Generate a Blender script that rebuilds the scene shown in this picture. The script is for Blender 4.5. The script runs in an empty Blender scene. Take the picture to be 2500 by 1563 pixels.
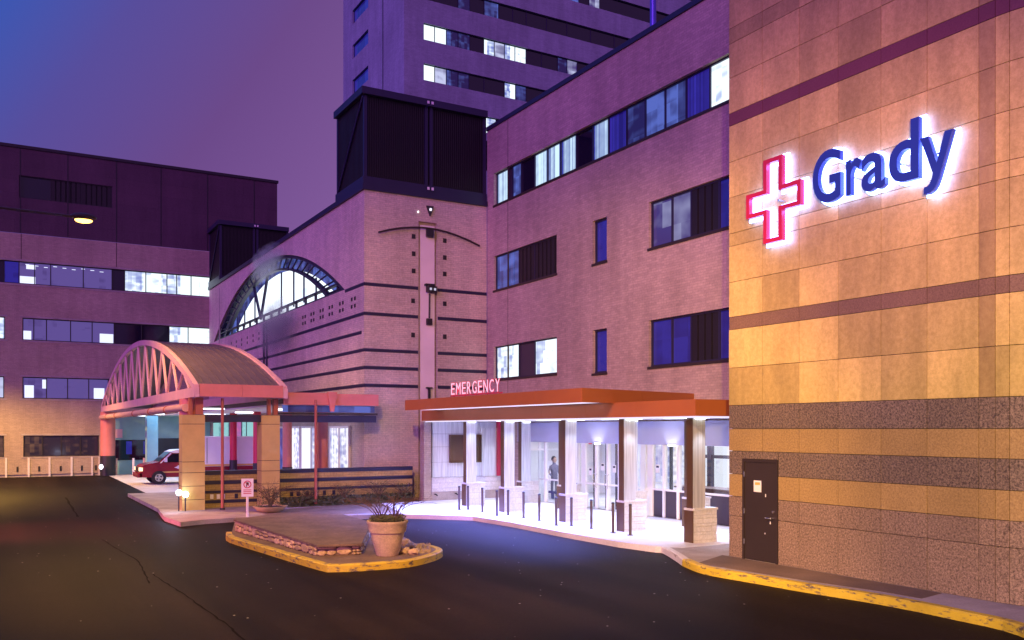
import bpy, math, random
from mathutils import Matrix, Vector
random.seed(7)
C = bpy.context.scene.collection
S = bpy.context.scene
R = math.radians
# ------------------------------------------------------------------ camera, sky, sun, exposure
F, CX, HZ, CH = 2180.0, 1250.0, 1048.0, 3.15      # focal length and horizon measured on the photograph, camera height
cam = bpy.data.objects.new('camera', bpy.data.cameras.new('camera')); C.objects.link(cam); S.camera = cam
cam.location = (0, 0, CH); cam.rotation_euler = (R(90), 0, R(-30))
cam.data.sensor_width = 36; cam.data.lens = 36 * F / 2500; cam.data.shift_y = (HZ - 781.5) / 2500
cam.data.clip_start = .1; cam.data.clip_end = 2000
S.view_settings.view_transform = 'Standard'; S.view_settings.look = 'None'
S.view_settings.gamma = 1; S.view_settings.exposure = 0; S.view_settings.use_curve_mapping = False
S.render.engine = 'CYCLES'
S.cycles.max_bounces = 6; S.cycles.transparent_max_bounces = 12

W = bpy.data.worlds.new('World'); S.world = W; W.use_nodes = True
wn, wl = W.node_tree.nodes, W.node_tree.links
bg = wn['Background']
tc = wn.new('ShaderNodeTexCoord')
dl = wn.new('ShaderNodeVectorMath'); dl.operation = 'DOT_PRODUCT'; dl.inputs[1].default_value = (-2.078, 1.20, 2.0)
wl.new(tc.outputs['Generated'], dl.inputs[0])
ad = wn.new('ShaderNodeMath'); ad.operation = 'ADD'; ad.inputs[1].default_value = -.90
wl.new(dl.outputs['Value'], ad.inputs[0])
rp = wn.new('ShaderNodeValToRGB'); wl.new(ad.outputs[0], rp.inputs[0])
cr = rp.color_ramp
cr.elements[0].position = 0; cr.elements[0].color = (.215, .100, .320, 1)
cr.elements[1].position = 1.0; cr.elements[1].color = (.040, .098, .460, 1)
e = cr.elements.new(.44); e.color = (.150, .068, .255, 1)
e = cr.elements.new(.76); e.color = (.098, .075, .330, 1)
wl.new(rp.outputs[0], bg.inputs[0]); bg.inputs[1].default_value = 1.0

def light(name, kind, loc, power, color, to=None, **kw):
    d = bpy.data.lights.new(name, kind); d.energy = power; d.color = color
    for k, v in kw.items(): setattr(d, k, v)
    o = bpy.data.objects.new(name, d); C.objects.link(o); o.location = loc
    if to is not None and abs(to[0]-loc[0])+abs(to[1]-loc[1]) > 1e-6:
        o.rotation_euler = (Vector(to) - Vector(loc)).to_track_quat('-Z', 'Y').to_euler()
    return o
# city glow: very soft violet light from behind and left of the camera
light('sun', 'SUN', (0, 0, 60), 2.3, (.58, .15, .80), to=(42, 28, 46), angle=R(40))
SOD = (1.0, .54, .10)
COOL = (.50, .60, 1.0)

# ------------------------------------------------------------------ measuring helpers
def ray(px):
    a = (px - CX) / F
    return .5 + .8660254 * a, .8660254 - .5 * a
def onX(px, c):                     # a wall running away from the camera (x = c): y and depth at image column px
    dx, dy = ray(px); D = c / dx
    return D * dy, D
def onY(px, c):
    dx, dy = ray(px); D = c / dy
    return D * dx, D
def zat(py, D): return CH + D * (HZ - py) / F
def gnd(px, py, z=0.0):
    D = (CH - z) * F / (py - HZ); dx, dy = ray(px)
    return (D * dx, D * dy)

# ------------------------------------------------------------------ mesh helpers
class MB:
    def __init__(s): s.v = []; s.f = []
    def add(s, vs, fs):
        n = len(s.v); s.v += [tuple(p) for p in vs]; s.f += [tuple(i + n for i in q) for q in fs]; return s
    def box(s, x0, x1, y0, y1, z0, z1):
        if x0 > x1: x0, x1 = x1, x0
        if y0 > y1: y0, y1 = y1, y0
        return s.add([(x0,y0,z0),(x1,y0,z0),(x1,y1,z0),(x0,y1,z0),(x0,y0,z1),(x1,y0,z1),(x1,y1,z1),(x0,y1,z1)],
                     [(0,3,2,1),(4,5,6,7),(0,1,5,4),(1,2,6,5),(2,3,7,6),(3,0,4,7)])
    def prism(s, pts, z0, z1):      # pts xy, any order; z1 a number or a list
        ar = sum(pts[i][0]*pts[(i+1)%len(pts)][1]-pts[(i+1)%len(pts)][0]*pts[i][1] for i in range(len(pts)))
        if ar < 0: pts = pts[::-1]
        n = len(pts)
        return s.add([(p[0],p[1],z0) for p in pts]+[(p[0],p[1],z1) for p in pts],
                     [tuple(range(n-1,-1,-1)), tuple(range(n,2*n))]+[(i,(i+1)%n,n+(i+1)%n,n+i) for i in range(n)])
    def extr(s, axis, prof, a0, a1):    # profile in the other two axes, extruded along axis ('X' -> (y,z), 'Y' -> (x,z))
        n = len(prof)
        def P(q, a): return (a, q[0], q[1]) if axis == 'X' else (q[0], a, q[1])
        return s.add([P(q,a0) for q in prof]+[P(q,a1) for q in prof],
                     [tuple(range(n)), tuple(range(2*n-1,n-1,-1))]+[(i,n+i,n+(i+1)%n,(i+1)%n) for i in range(n)])
    def tube(s, path, r, n=8, cap=True):
        P = [Vector(p) for p in path]; rs = r if isinstance(r, (list, tuple)) else [r]*len(P)
        base = len(s.v); up = None
        for i, p in enumerate(P):
            t = (P[min(i+1,len(P)-1)]-P[max(i-1,0)]).normalized()
            if up is None:
                up = Vector((0,0,1)) if abs(t.z) < .9 else Vector((1,0,0))
            a = t.cross(up).normalized(); b = a.cross(t).normalized(); up = b
            for k in range(n):
                an = 2*math.pi*k/n
                s.v.append(tuple(p + (a*math.cos(an)+b*math.sin(an))*rs[i]))
        for i in range(len(P)-1):
            for k in range(n):
                q = base+i*n
                s.f.append((q+k, q+(k+1)%n, q+n+(k+1)%n, q+n+k))
        if cap:
            s.f.append(tuple(base+k for k in range(n-1,-1,-1))); q = base+(len(P)-1)*n
            s.f.append(tuple(q+k for k in range(n)))
        return s
    def lathe(s, cx, cy, prof, n=24):   # prof: (r, z)
        base = len(s.v)
        for r, z in prof:
            for k in range(n):
                an = 2*math.pi*k/n; s.v.append((cx+r*math.cos(an), cy+r*math.sin(an), z))
        for i in range(len(prof)-1):
            for k in range(n):
                q = base+i*n; s.f.append((q+k, q+(k+1)%n, q+n+(k+1)%n, q+n+k))
        s.f.append(tuple(base+k for k in range(n-1,-1,-1))); q = base+(len(prof)-1)*n
        s.f.append(tuple(q+k for k in range(n)))
        return s
    def blob(s, c, r, n=7, sq=(1,1,1), rough=.25):
        base = len(s.v); m = n*2
        ph = random.random()*9
        for i in range(1, n):
            th = math.pi*i/n
            for k in range(m):
                a = 2*math.pi*k/m; q = r*(1+rough*(random.random()-.5))
                s.v.append((c[0]+q*sq[0]*math.sin(th)*math.cos(a), c[1]+q*sq[1]*math.sin(th)*math.sin(a), c[2]+q*sq[2]*math.cos(th)))
        t = len(s.v); s.v += [(c[0],c[1],c[2]+r*sq[2]), (c[0],c[1],c[2]-r*sq[2])]
        for i in range(n-2):
            for k in range(m):
                q = base+i*m; s.f.append((q+k, q+m+k, q+m+(k+1)%m, q+(k+1)%m))
        for k in range(m):
            s.f.append((t, base+k, base+(k+1)%m)); q = base+(n-2)*m; s.f.append((t+1, q+(k+1)%m, q+k))
        return s

def lnk(name, me, parent=None):
    o = bpy.data.objects.new(name, me); C.objects.link(o)
    if parent is not None:
        o.parent = parent
        if parent.type == 'EMPTY': o.matrix_parent_inverse = Matrix.Translation(-parent.location)
    return o
def part(name, mb, mat, parent=None, smooth=False, label=None):
    me = bpy.data.meshes.new(name); me.from_pydata(mb.v, [], mb.f); me.materials.append(mat)
    if smooth:
        me.shade_smooth() if hasattr(me, 'shade_smooth') else None
        try: me.set_sharp_from_angle(angle=R(38))
        except Exception: pass
    me.update()
    o = lnk(name, me, parent)
    if label: o['label'] = label
    return o
_unit = {}
def bpart(name, b, mat, parent=None, label=None):     # a box piece; pieces of one material share one mesh
    if mat.name not in _unit:
        me = bpy.data.meshes.new('piece'); m = MB().box(-.5,.5,-.5,.5,-.5,.5)
        me.from_pydata(m.v, [], m.f); me.materials.append(mat); me.update(); _unit[mat.name] = me
    o = lnk(name, _unit[mat.name], parent)
    o.location = ((b[0]+b[1])/2, (b[2]+b[3])/2, (b[4]+b[5])/2)
    o.scale = (abs(b[1]-b[0]), abs(b[3]-b[2]), abs(b[5]-b[4]))
    if label: o['label'] = label
    return o
def tag(o, label=None, cat=None, group=None, kind=None):
    if label: o['label'] = label
    if cat: o['category'] = cat
    if group: o['group'] = group
    if kind: o['kind'] = kind
    return o
def thing(name, label, cat, loc=(0,0,0), group=None):
    o = bpy.data.objects.new(name, None); C.objects.link(o); o.location = loc; o.empty_display_size = .3
    return tag(o, label, cat, group)
def struct(name, mb, mat, label=None):
    o = part(name, mb, mat); o['kind'] = 'structure'
    if label: o['label'] = label
    return o
def copy_tree(o, parent=None):
    c = o.copy(); C.objects.link(c)
    if parent is not None:
        c.parent = parent; c.matrix_parent_inverse = o.matrix_parent_inverse.copy()
    for ch in list(o.children): copy_tree(ch, c)
    return c

# ------------------------------------------------------------------ materials
def newmat(name):
    m = bpy.data.materials.new(name); m.use_nodes = True
    return m, m.node_tree.nodes, m.node_tree.links, m.node_tree.nodes['Principled BSDF']
def nmath(n, l, op, a, b=None):
    q = n.new('ShaderNodeMath'); q.operation = op
    for i, s in enumerate((a, b)):
        if s is None: continue
        if isinstance(s, (int, float)): q.inputs[i].default_value = s
        else: l.new(s, q.inputs[i])
    return q.outputs[0]
def uv(n, l, su=1.0, sv=1.0):               # wall coordinates (x + y, z)
    g = n.new('ShaderNodeNewGeometry'); sx = n.new('ShaderNodeSeparateXYZ'); l.new(g.outputs['Position'], sx.inputs[0])
    u = nmath(n, l, 'MULTIPLY', nmath(n, l, 'ADD', sx.outputs[0], sx.outputs[1]), su)
    v = nmath(n, l, 'MULTIPLY', sx.outputs[2], sv)
    c = n.new('ShaderNodeCombineXYZ'); l.new(u, c.inputs[0]); l.new(v, c.inputs[1])
    return g, u, v, c.outputs[0]
def noise(n, l, vec, scale, detail=4, rough=.6):
    q = n.new('ShaderNodeTexNoise'); q.inputs['Scale'].default_value = scale
    q.inputs['Detail'].default_value = detail; q.inputs['Roughness'].default_value = rough
    if vec is not None: l.new(vec, q.inputs['Vector'])
    return q.outputs['Fac']
def ramp(n, l, fac, stops):
    q = n.new('ShaderNodeValToRGB'); l.new(fac, q.inputs[0]); r = q.color_ramp
    r.elements[0].position = stops[0][0]; r.elements[0].color = (*stops[0][1], 1)
    r.elements[1].position = stops[-1][0]; r.elements[1].color = (*stops[-1][1], 1)
    for p, c in stops[1:-1]:
        e = r.elements.new(p); e.color = (*c, 1)
    return q.outputs[0]
def mixc(n, l, fac, a, b, mode='MIX'):
    q = n.new('ShaderNodeMix'); q.data_type = 'RGBA'; q.blend_type = mode
    if isinstance(fac, (int, float)): q.inputs[0].default_value = fac
    else: l.new(fac, q.inputs[0])
    for i, s in ((6, a), (7, b)):
        if isinstance(s, tuple): q.inputs[i].default_value = (*s, 1)
        else: l.new(s, q.inputs[i])
    return q.outputs[2]
def g3(v): return (v, v, v)
def bump(n, l, h, b, strength=.3, dist=.02):
    q = n.new('ShaderNodeBump'); q.inputs['Strength'].default_value = strength; q.inputs['Distance'].default_value = dist
    l.new(h, q.inputs['Height']); l.new(q.outputs[0], b.inputs['Normal'])
def pbr(name, col, rough=.6, metal=0, var=.18, scale=1.3, grain=0, gscale=60, bmp=0, emit=None):
    m, n, l, b = newmat(name)
    g = n.new('ShaderNodeNewGeometry'); P = g.outputs['Position']
    k = ramp(n, l, noise(n, l, P, scale), [(.3, g3(1-var)), (.7, g3(1+var*.5))])
    c = mixc(n, l, 1.0, tuple(col), k, 'MULTIPLY')
    if grain:
        k2 = ramp(n, l, noise(n, l, P, gscale, 3, .8), [(.35, g3(1-grain)), (.65, g3(1+grain))])
        c = mixc(n, l, 1.0, c, k2, 'MULTIPLY')
    l.new(c, b.inputs['Base Color'])
    b.inputs['Roughness'].default_value = rough; b.inputs['Metallic'].default_value = metal
    if bmp: bump(n, l, noise(n, l, P, gscale, 4, .7), b, bmp, .01)
    return m
def emis(name, col, s):
    m, n, l, b = newmat(name)
    b.inputs['Base Color'].default_value = (.02,.02,.02,1)
    b.inputs['Emission Color'].default_value = (*col, 1); b.inputs['Emission Strength'].default_value = s
    return m
def brick(name, c1, c2, mort, rowh=.085, bw=.26, bs=.35):
    m, n, l, b = newmat(name)
    g, u, v, vec = uv(n, l)
    t = n.new('ShaderNodeTexBrick'); l.new(vec, t.inputs['Vector']); t.inputs['Scale'].default_value = 1
    t.inputs['Brick Width'].default_value = bw; t.inputs['Row Height'].default_value = rowh
    t.inputs['Mortar Size'].default_value = .007; t.inputs['Mortar Smooth'].default_value = .3
    t.inputs['Color1'].default_value = (*c1,1); t.inputs['Color2'].default_value = (*c2,1); t.inputs['Mortar'].default_value = (*mort,1)
    P = g.outputs['Position']
    st = ramp(n, l, noise(n, l, P, .22, 5, .6), [(.3, g3(.80)), (.7, g3(1.08))])
    # rain streaks: noise stretched down the wall
    _, _, _, sv = uv(n, l, 1.1, .12)
    st2 = ramp(n, l, noise(n, l, sv, 1.0, 4, .7), [(.35, g3(.86)), (.62, g3(1.04))])
    gr = ramp(n, l, noise(n, l, P, 14, 3, .8), [(.3, g3(.82)), (.7, g3(1.14))])
    c = mixc(n, l, 1.0, t.outputs['Color'], st, 'MULTIPLY'); c = mixc(n, l, 1.0, c, st2, 'MULTIPLY'); c = mixc(n, l, 1.0, c, gr, 'MULTIPLY')
    l.new(c, b.inputs['Base Color']); b.inputs['Roughness'].default_value = .85
    inv = nmath(n, l, 'SUBTRACT', 1.0, t.outputs['Fac']); bump(n, l, inv, b, bs, .01)
    return m
def speckle(name, dark, light_, scale=22, objvar=.12, rough=.55, streak=0.0):
    m, n, l, b = newmat(name)
    g = n.new('ShaderNodeNewGeometry'); P = g.outputs['Position']
    c = ramp(n, l, noise(n, l, P, scale, 3, .9), [(.36, dark), (.64, light_)])
    oi = n.new('ShaderNodeObjectInfo')
    k = ramp(n, l, oi.outputs['Random'], [(0, g3(1-objvar)), (1, g3(1+objvar*.6))])
    c = mixc(n, l, 1.0, c, k, 'MULTIPLY')
    big = ramp(n, l, noise(n, l, P, .7, 4, .6), [(.3, g3(.86)), (.7, g3(1.07))])
    c = mixc(n, l, 1.0, c, big, 'MULTIPLY')
    if streak:
        _, _, _, sv = uv(n, l, 1.6, .30)
        s2 = ramp(n, l, noise(n, l, sv, 1.0, 5, .65), [(.40, g3(1-streak)), (.60, g3(1.05))])
        c = mixc(n, l, 1.0, c, s2, 'MULTIPLY')
    l.new(c, b.inputs['Base Color']); b.inputs['Roughness'].default_value = rough
    bump(n, l, noise(n, l, P, scale*1.5, 3, .8), b, .12, .006)
    return m
def room(name, hi, lo, strength, ku=1.3, kv=1.6, thr=.5, stripes=False):
    """a lit window: blocks of ceiling, wall, blinds and furniture behind glass, from hashed rectangles"""
    m, n, l, b = newmat(name)
    g, u, v, vec = uv(n, l)
    def hashed(a, b_, seed):
        c = n.new('ShaderNodeCombineXYZ'); l.new(nmath(n, l, 'FLOOR', nmath(n, l, 'MULTIPLY', u, a)), c.inputs[0])
        l.new(nmath(n, l, 'FLOOR', nmath(n, l, 'ADD', nmath(n, l, 'MULTIPLY', v, b_), seed)), c.inputs[1])
        w = n.new('ShaderNodeTexWhiteNoise'); w.noise_dimensions = '2D'; l.new(c.outputs[0], w.inputs['Vector']); return w.outputs[0]
    if stripes:
        s = nmath(n, l, 'ADD', nmath(n, l, 'MULTIPLY', hashed(ku, .001, .5), .45), nmath(n, l, 'MULTIPLY', hashed(ku*3.1, .001, 9.5), .25))
    else:
        _, _, _, v2 = uv(n, l, .8, 1.9)
        s = nmath(n, l, 'ADD', nmath(n, l, 'MULTIPLY', hashed(ku*.45, .001, .5), .40), nmath(n, l, 'MULTIPLY', noise(n, l, v2, ku*1.2, 0, .5), .40))
        s = nmath(n, l, 'ADD', s, nmath(n, l, 'MULTIPLY', hashed(ku*2.3, kv*.9, 3.3), .22))
    s = nmath(n, l, 'ADD', s, nmath(n, l, 'MULTIPLY', noise(n, l, vec, 3.0, 1, .5), .12))
    col = ramp(n, l, s, [(thr-.28, lo), (thr, tuple((a+c_)/2 for a, c_ in zip(hi, lo))), (thr+.12, hi)])
    l.new(col, b.inputs['Emission Color']); b.inputs['Emission Strength'].default_value = strength
    b.inputs['Base Color'].default_value = (.02,.02,.03,1); b.inputs['Roughness'].default_value = .08
    return m

M = {}
M['asphalt'] = None
def asphalt():
    m, n, l, b = newmat('asphalt')
    g = n.new('ShaderNodeNewGeometry'); P = g.outputs['Position']
    c = ramp(n, l, noise(n, l, P, .16, 6, .65), [(.3, (.0048,.0031,.0024)), (.7, (.0130,.0086,.0068))])
    k = ramp(n, l, noise(n, l, P, 11, 5, .85), [(.3, g3(.45)), (.72, g3(1.75))])
    c = mixc(n, l, 1.0, c, k, 'MULTIPLY')
    # worn wheel tracks along the lane
    mp = n.new('ShaderNodeMapping'); mp.inputs['Rotation'].default_value = (0,0,R(14)); mp.inputs['Scale'].default_value = (.55,.03,1)
    l.new(P, mp.inputs['Vector'])
    tr = ramp(n, l, noise(n, l, mp.outputs[0], 1.6, 4, .55), [(.36, g3(.62)), (.66, g3(1.55))])
    c = mixc(n, l, 1.0, c, tr, 'MULTIPLY')
    # bright grit
    vo = n.new('ShaderNodeTexVoronoi'); vo.inputs['Scale'].default_value = 2.1; l.new(P, vo.inputs['Vector'])
    sp = ramp(n, l, vo.outputs['Distance'], [(0.0, g3(1)), (.035, g3(1)), (.05, g3(0))])
    c = mixc(n, l, sp, c, (.45,.42,.40))
    l.new(c, b.inputs['Base Color']); b.inputs['Roughness'].default_value = .62; b.inputs['Specular IOR Level'].default_value = .07
    bump(n, l, noise(n, l, P, 45, 4, .8), b, .35, .012)
    return m
M['asphalt'] = asphalt()
M['concrete'] = pbr('concrete', (.36,.32,.29), .8, var=.3, scale=1.1, grain=.12, gscale=25, bmp=.15)
M['concrete_pale'] = pbr('concrete_pale', (.62,.60,.58), .75, var=.18, scale=.9, grain=.08, gscale=25, bmp=.1)
M['patch'] = pbr('patch', (.16,.11,.075), .8, var=.35, scale=.8, grain=.15, gscale=20)
M['tar'] = pbr('tar', (.0052,.0038,.0032), .8, var=.3)
M['tar'].node_tree.nodes['Principled BSDF'].inputs['Specular IOR Level'].default_value = .055
M['brown_pave'] = pbr('brown_pave', (.19,.13,.075), .8, var=.35, scale=1.6, grain=.2, gscale=9, bmp=.2)
def worn_yellow():
    m, n, l, b = newmat('worn_yellow')
    g = n.new('ShaderNodeNewGeometry'); P = g.outputs['Position']
    mp = n.new('ShaderNodeMapping'); mp.inputs['Scale'].default_value = (1,1,3.5); l.new(P, mp.inputs['Vector'])
    f = ramp(n, l, noise(n, l, mp.outputs[0], 3.6, 8, .72), [(.39, g3(0)), (.47, g3(1))])
    c = mixc(n, l, f, (.13,.10,.08), (.64,.47,.03))
    k = ramp(n, l, noise(n, l, P, 1.2, 4, .6), [(.3, g3(.75)), (.7, g3(1.05))])
    c = mixc(n, l, 1.0, c, k, 'MULTIPLY')
    l.new(c, b.inputs['Base Color']); b.inputs['Roughness'].default_value = .6
    bump(n, l, noise(n, l, P, 18, 4, .8), b, .4, .015)
    return m
M['yellow'] = worn_yellow()
M['brick_pink'] = brick('brick_pink', (.50,.37,.32), (.39,.29,.26), (.33,.26,.24))
M['brick_pale'] = brick('brick_pale', (.66,.54,.46), (.54,.45,.40), (.42,.36,.32))
M['brick_tan'] = brick('brick_tan', (.46,.37,.28), (.38,.31,.24), (.33,.27,.22))
M['brick_gold'] = brick('brick_gold', (.56,.42,.15), (.46,.34,.13), (.30,.22,.10))
M['brick_dark'] = pbr('brick_dark', (.045,.03,.04), .8, var=.2)
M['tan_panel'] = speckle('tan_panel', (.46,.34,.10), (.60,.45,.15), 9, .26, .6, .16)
M['tan_dark'] = speckle('tan_dark', (.34,.23,.08), (.42,.30,.11), 9, .1, .6, .2)
M['tan_speck'] = speckle('tan_speck', (.24,.155,.055), (.41,.28,.11), 26, .1)
M['red_band'] = speckle('red_band', (.13,.035,.05), (.17,.055,.065), 30, .05)
M['brown_band'] = speckle('brown_band', (.13,.075,.045), (.24,.15,.09), 30, .05)
M['granite_dark'] = speckle('granite_dark', (.03,.02,.017), (.27,.20,.15), 24, .12)
M['granite'] = speckle('granite', (.075,.05,.035), (.37,.26,.19), 26, .1)
M['joint'] = pbr('joint', (.05,.035,.03), .9, var=.05)
M['navy'] = pbr('navy', (.018,.015,.050), .5, var=.1)
M['dark_metal'] = pbr('dark_metal', (.045,.032,.03), .45, .3, var=.1)
M['black'] = pbr('black', (.018,.016,.022), .5, var=.1)
M['bolmet'] = pbr('bollard_metal', (.10,.07,.06), .4, .5, var=.1)
M['white'] = pbr('white_paint', (.78,.77,.76), .45, var=.05)
M['stone_white'] = brick('stone_white', (.60,.59,.58), (.55,.54,.53), (.42,.41,.40), .22, .62, .6)
def brushed():
    m, n, l, b = newmat('brushed_metal')
    g = n.new('ShaderNodeNewGeometry')
    mp = n.new('ShaderNodeMapping'); mp.inputs['Scale'].default_value = (9,9,.4); l.new(g.outputs['Position'], mp.inputs['Vector'])
    f = noise(n, l, mp.outputs[0], 2.0, 3, .6)
    c = ramp(n, l, f, [(.35, (.58,.60,.63)), (.65, (.80,.82,.85))])
    l.new(c, b.inputs['Base Color']); b.inputs['Metallic'].default_value = .45; b.inputs['Roughness'].default_value = .30
    return m
M['steel'] = brushed()
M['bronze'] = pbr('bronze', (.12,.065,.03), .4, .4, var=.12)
M['redfascia'] = pbr('red_fascia', (.36,.105,.03), .55, .05, var=.10, scale=.6)
M['crimson'] = pbr('crimson', (.50,.02,.06), .4, var=.08)
M['pinksteel'] = pbr('pink_steel', (.62,.20,.17), .5, var=.15)
M['rooftin'] = pbr('roof_tin', (.145,.10,.12), .5, .2, var=.2)
M['gable'] = pbr('gable_paint', (.66,.37,.42), .5, var=.12)
M['pipe'] = pbr('pipe_paint', (.66,.40,.34), .4, .1, var=.12)
M['soffit'] = pbr('soffit_white', (.80,.80,.82), .5, var=.05)
M['lav'] = pbr('header_lavender', (.42,.42,.62), .6, var=.06)
M['plate'] = pbr('dark_panel', (.045,.035,.055), .5, var=.12, scale=.8)
M['plum'] = brick('plum_panel', (.085,.045,.07), (.075,.04,.065), (.05,.03,.045), .9, 6.0, .2)
M['louvre'] = pbr('louvre_brown', (.012,.009,.013), .55, var=.1)
M['terra'] = pbr('terracotta', (.60,.46,.25), .8, var=.25, scale=3, grain=.15, gscale=30, bmp=.3)
M['stone'] = speckle('bed_stone', (.40,.28,.12), (.66,.49,.24), 9, .35, .85)
M['mortar'] = pbr('mortar', (.17,.12,.07), .95, var=.2)
M['leaf'] = pbr('leaf', (.085,.09,.03), .7, var=.3, scale=9)
M['twig'] = pbr('twig', (.13,.075,.05), .85, var=.3, scale=9)
M['soil'] = pbr('soil', (.05,.035,.025), .95, var=.3, scale=5, grain=.3, gscale=20, bmp=.5)
M['mastlit'] = pbr('mast_blue_lit', (.10,.10,.55), .35, .3, var=.1)  # blue light on the mast is put into its colour
M['rubber'] = pbr('rubber', (.015,.015,.017), .7, var=.1)
M['chrome'] = pbr('chrome', (.6,.6,.62), .25, .9, var=.05)
M['maroon'] = pbr('van_maroon', (.23,.012,.03), .25, .1, var=.06)
M['vanwhite'] = pbr('van_white', (.72,.74,.78), .3, var=.05)
M['gold'] = pbr('gold_stripe', (.62,.42,.10), .4, var=.05)
M['signblue'] = pbr('letter_blue', (.022,.050,.28), .35, var=.05)
M['signred'] = pbr('cross_red', (.52,.02,.06), .35, var=.05)
M['skin'] = pbr('skin', (.42,.26,.19), .6, var=.05)
M['coat'] = pbr('coat', (.10,.10,.16), .8, var=.1)
M['wood'] = pbr('desk_wood', (.12,.055,.045), .4, var=.15)
M['tealwall'] = pbr('teal_wall', (.22,.44,.46), .6, var=.12)
M['rust'] = pbr('post_red', (.42,.12,.07), .5, var=.15)
M['halo'] = emis('halo_light', (.17,.25,1.0), 17.0)
M['neon'] = emis('neon_red', (1.0,.03,.08), .8)
M['neonpink'] = emis('neon_edge', (1.0,.50,.72), 1.2)
M['lamp_white'] = emis('lamp_white', (.85,.9,1.0), 12)
M['strip'] = emis('soffit_glow', (.86,.78,1.0), 1.1)  # soffit brightness painted as emission
M['strip2'] = emis('strip_bright', (.90,.92,1.0), 4)
M['sodium'] = emis('sodium', (1.0,.50,.10), 7)
M['headlamp'] = emis('headlamp', (1.0,.72,.42), 2.2)
M['litA'] = room('lit_room', (.82,.94,1.0), (.06,.09,.42), 1.3, 1.7, 2.2, .47)
M['litB'] = room('lit_blinds', (.62,.84,1.0), (.03,.04,.30), 1.15, 3.2, 1, .45, True)
M['litC'] = room('lit_dim', (.11,.17,.62), (.012,.008,.07), .8, 1.3, 1.7, .66)
M['litD'] = room('lit_ward', (.62,.66,.95), (.05,.03,.17), .9, .9, 1.3, .60)
M['litF'] = room('dim_violet', (.13,.09,.34), (.03,.015,.10), .8, 1.0, 1.4, .5)
M['litG'] = emis('doorway_white', (.72,.76,1.0), 1.3)
M['brownRefl'] = room('brown_reflection', (.30,.14,.07), (.012,.006,.02), .8, 1.6, 1.9, .78)  # dark low windows: brown reflection painted as a faint glow
M['litArch'] = room('lit_arch', (.80,.90,1.0), (.32,.48,.90), 1.5, .35, .8, .32)
M['bluecurt'] = room('blue_curtain', (.035,.025,.42), (.010,.004,.16), .8, 4.0, 1, .55, True)
M['litDoor'] = room('lit_doorway', (.92,.94,1.0), (.12,.14,.50), 1.1, 2.2, 2.6, .40)
M['litTeal'] = room('lit_teal', (.30,.62,.62), (.06,.18,.22), .9, 1.6, .8, .45)
M['litPink'] = room('lit_pink', (.85,.10,.35), (.25,.10,.40), .8, 1.6, .8, .45)
def glass_dark(name, col, rough=.06):
    m, n, l, b = newmat(name); b.inputs['Base Color'].default_value = (*col,1)
    b.inputs['Roughness'].default_value = rough; b.inputs['Specular IOR Level'].default_value = .8
    return m
M['gdark'] = glass_dark('glass_dark', (.008,.006,.02))
M['gblue'] = room('glass_blue', (.020,.018,.30), (.008,.005,.15), .8, 1.0, 1.2, .5)
M['gbrown'] = glass_dark('glass_brown', (.09,.045,.02), .12)
def glass_clear():
    m, n, l, b = newmat('glass_clear')
    n.remove(b); t = n.new('ShaderNodeBsdfTransparent'); gl = n.new('ShaderNodeBsdfGlossy'); gl.inputs['Roughness'].default_value = .03
    t.inputs[0].default_value = (.93,.95,.97,1)
    mx = n.new('ShaderNodeMixShader'); mx.inputs[0].default_value = .10; l.new(t.outputs[0], mx.inputs[1]); l.new(gl.outputs[0], mx.inputs[2])
    l.new(mx.outputs[0], n['Material Output'].inputs[0]); return m
M['glass'] = glass_clear()

# a wall sheet with rectangular openings and their reveals
def holed(mb, ax, c, u0, u1, z0, z1, holes, depth=.25):
    us = sorted({u0, u1, *[h[0] for h in holes], *[h[1] for h in holes]})
    zs = sorted({z0, z1, *[h[2] for h in holes], *[h[3] for h in holes]})
    def P(u, z, d=0): return (c+d, u, z) if ax == 'X' else (u, c+d, z)
    for i in range(len(us)-1):
        for j in range(len(zs)-1):
            um, zm = (us[i]+us[i+1])/2, (zs[j]+zs[j+1])/2
            if any(h[0] < um < h[1] and h[2] < zm < h[3] for h in holes): continue
            q = [P(us[i],zs[j]),P(us[i+1],zs[j]),P(us[i+1],zs[j+1]),P(us[i],zs[j+1])]
            mb.add(q if ax == 'Y' else q[::-1], [(0,1,2,3)])
    for a, b, d, e in holes:
        for p, q in (((a,d),(b,d)),((b,d),(b,e)),((b,e),(a,e)),((a,e),(a,d))):
            mb.add([P(*p),P(*q),P(*q,depth),P(*p,depth)], [(0,1,2,3)])
    return mb
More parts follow.
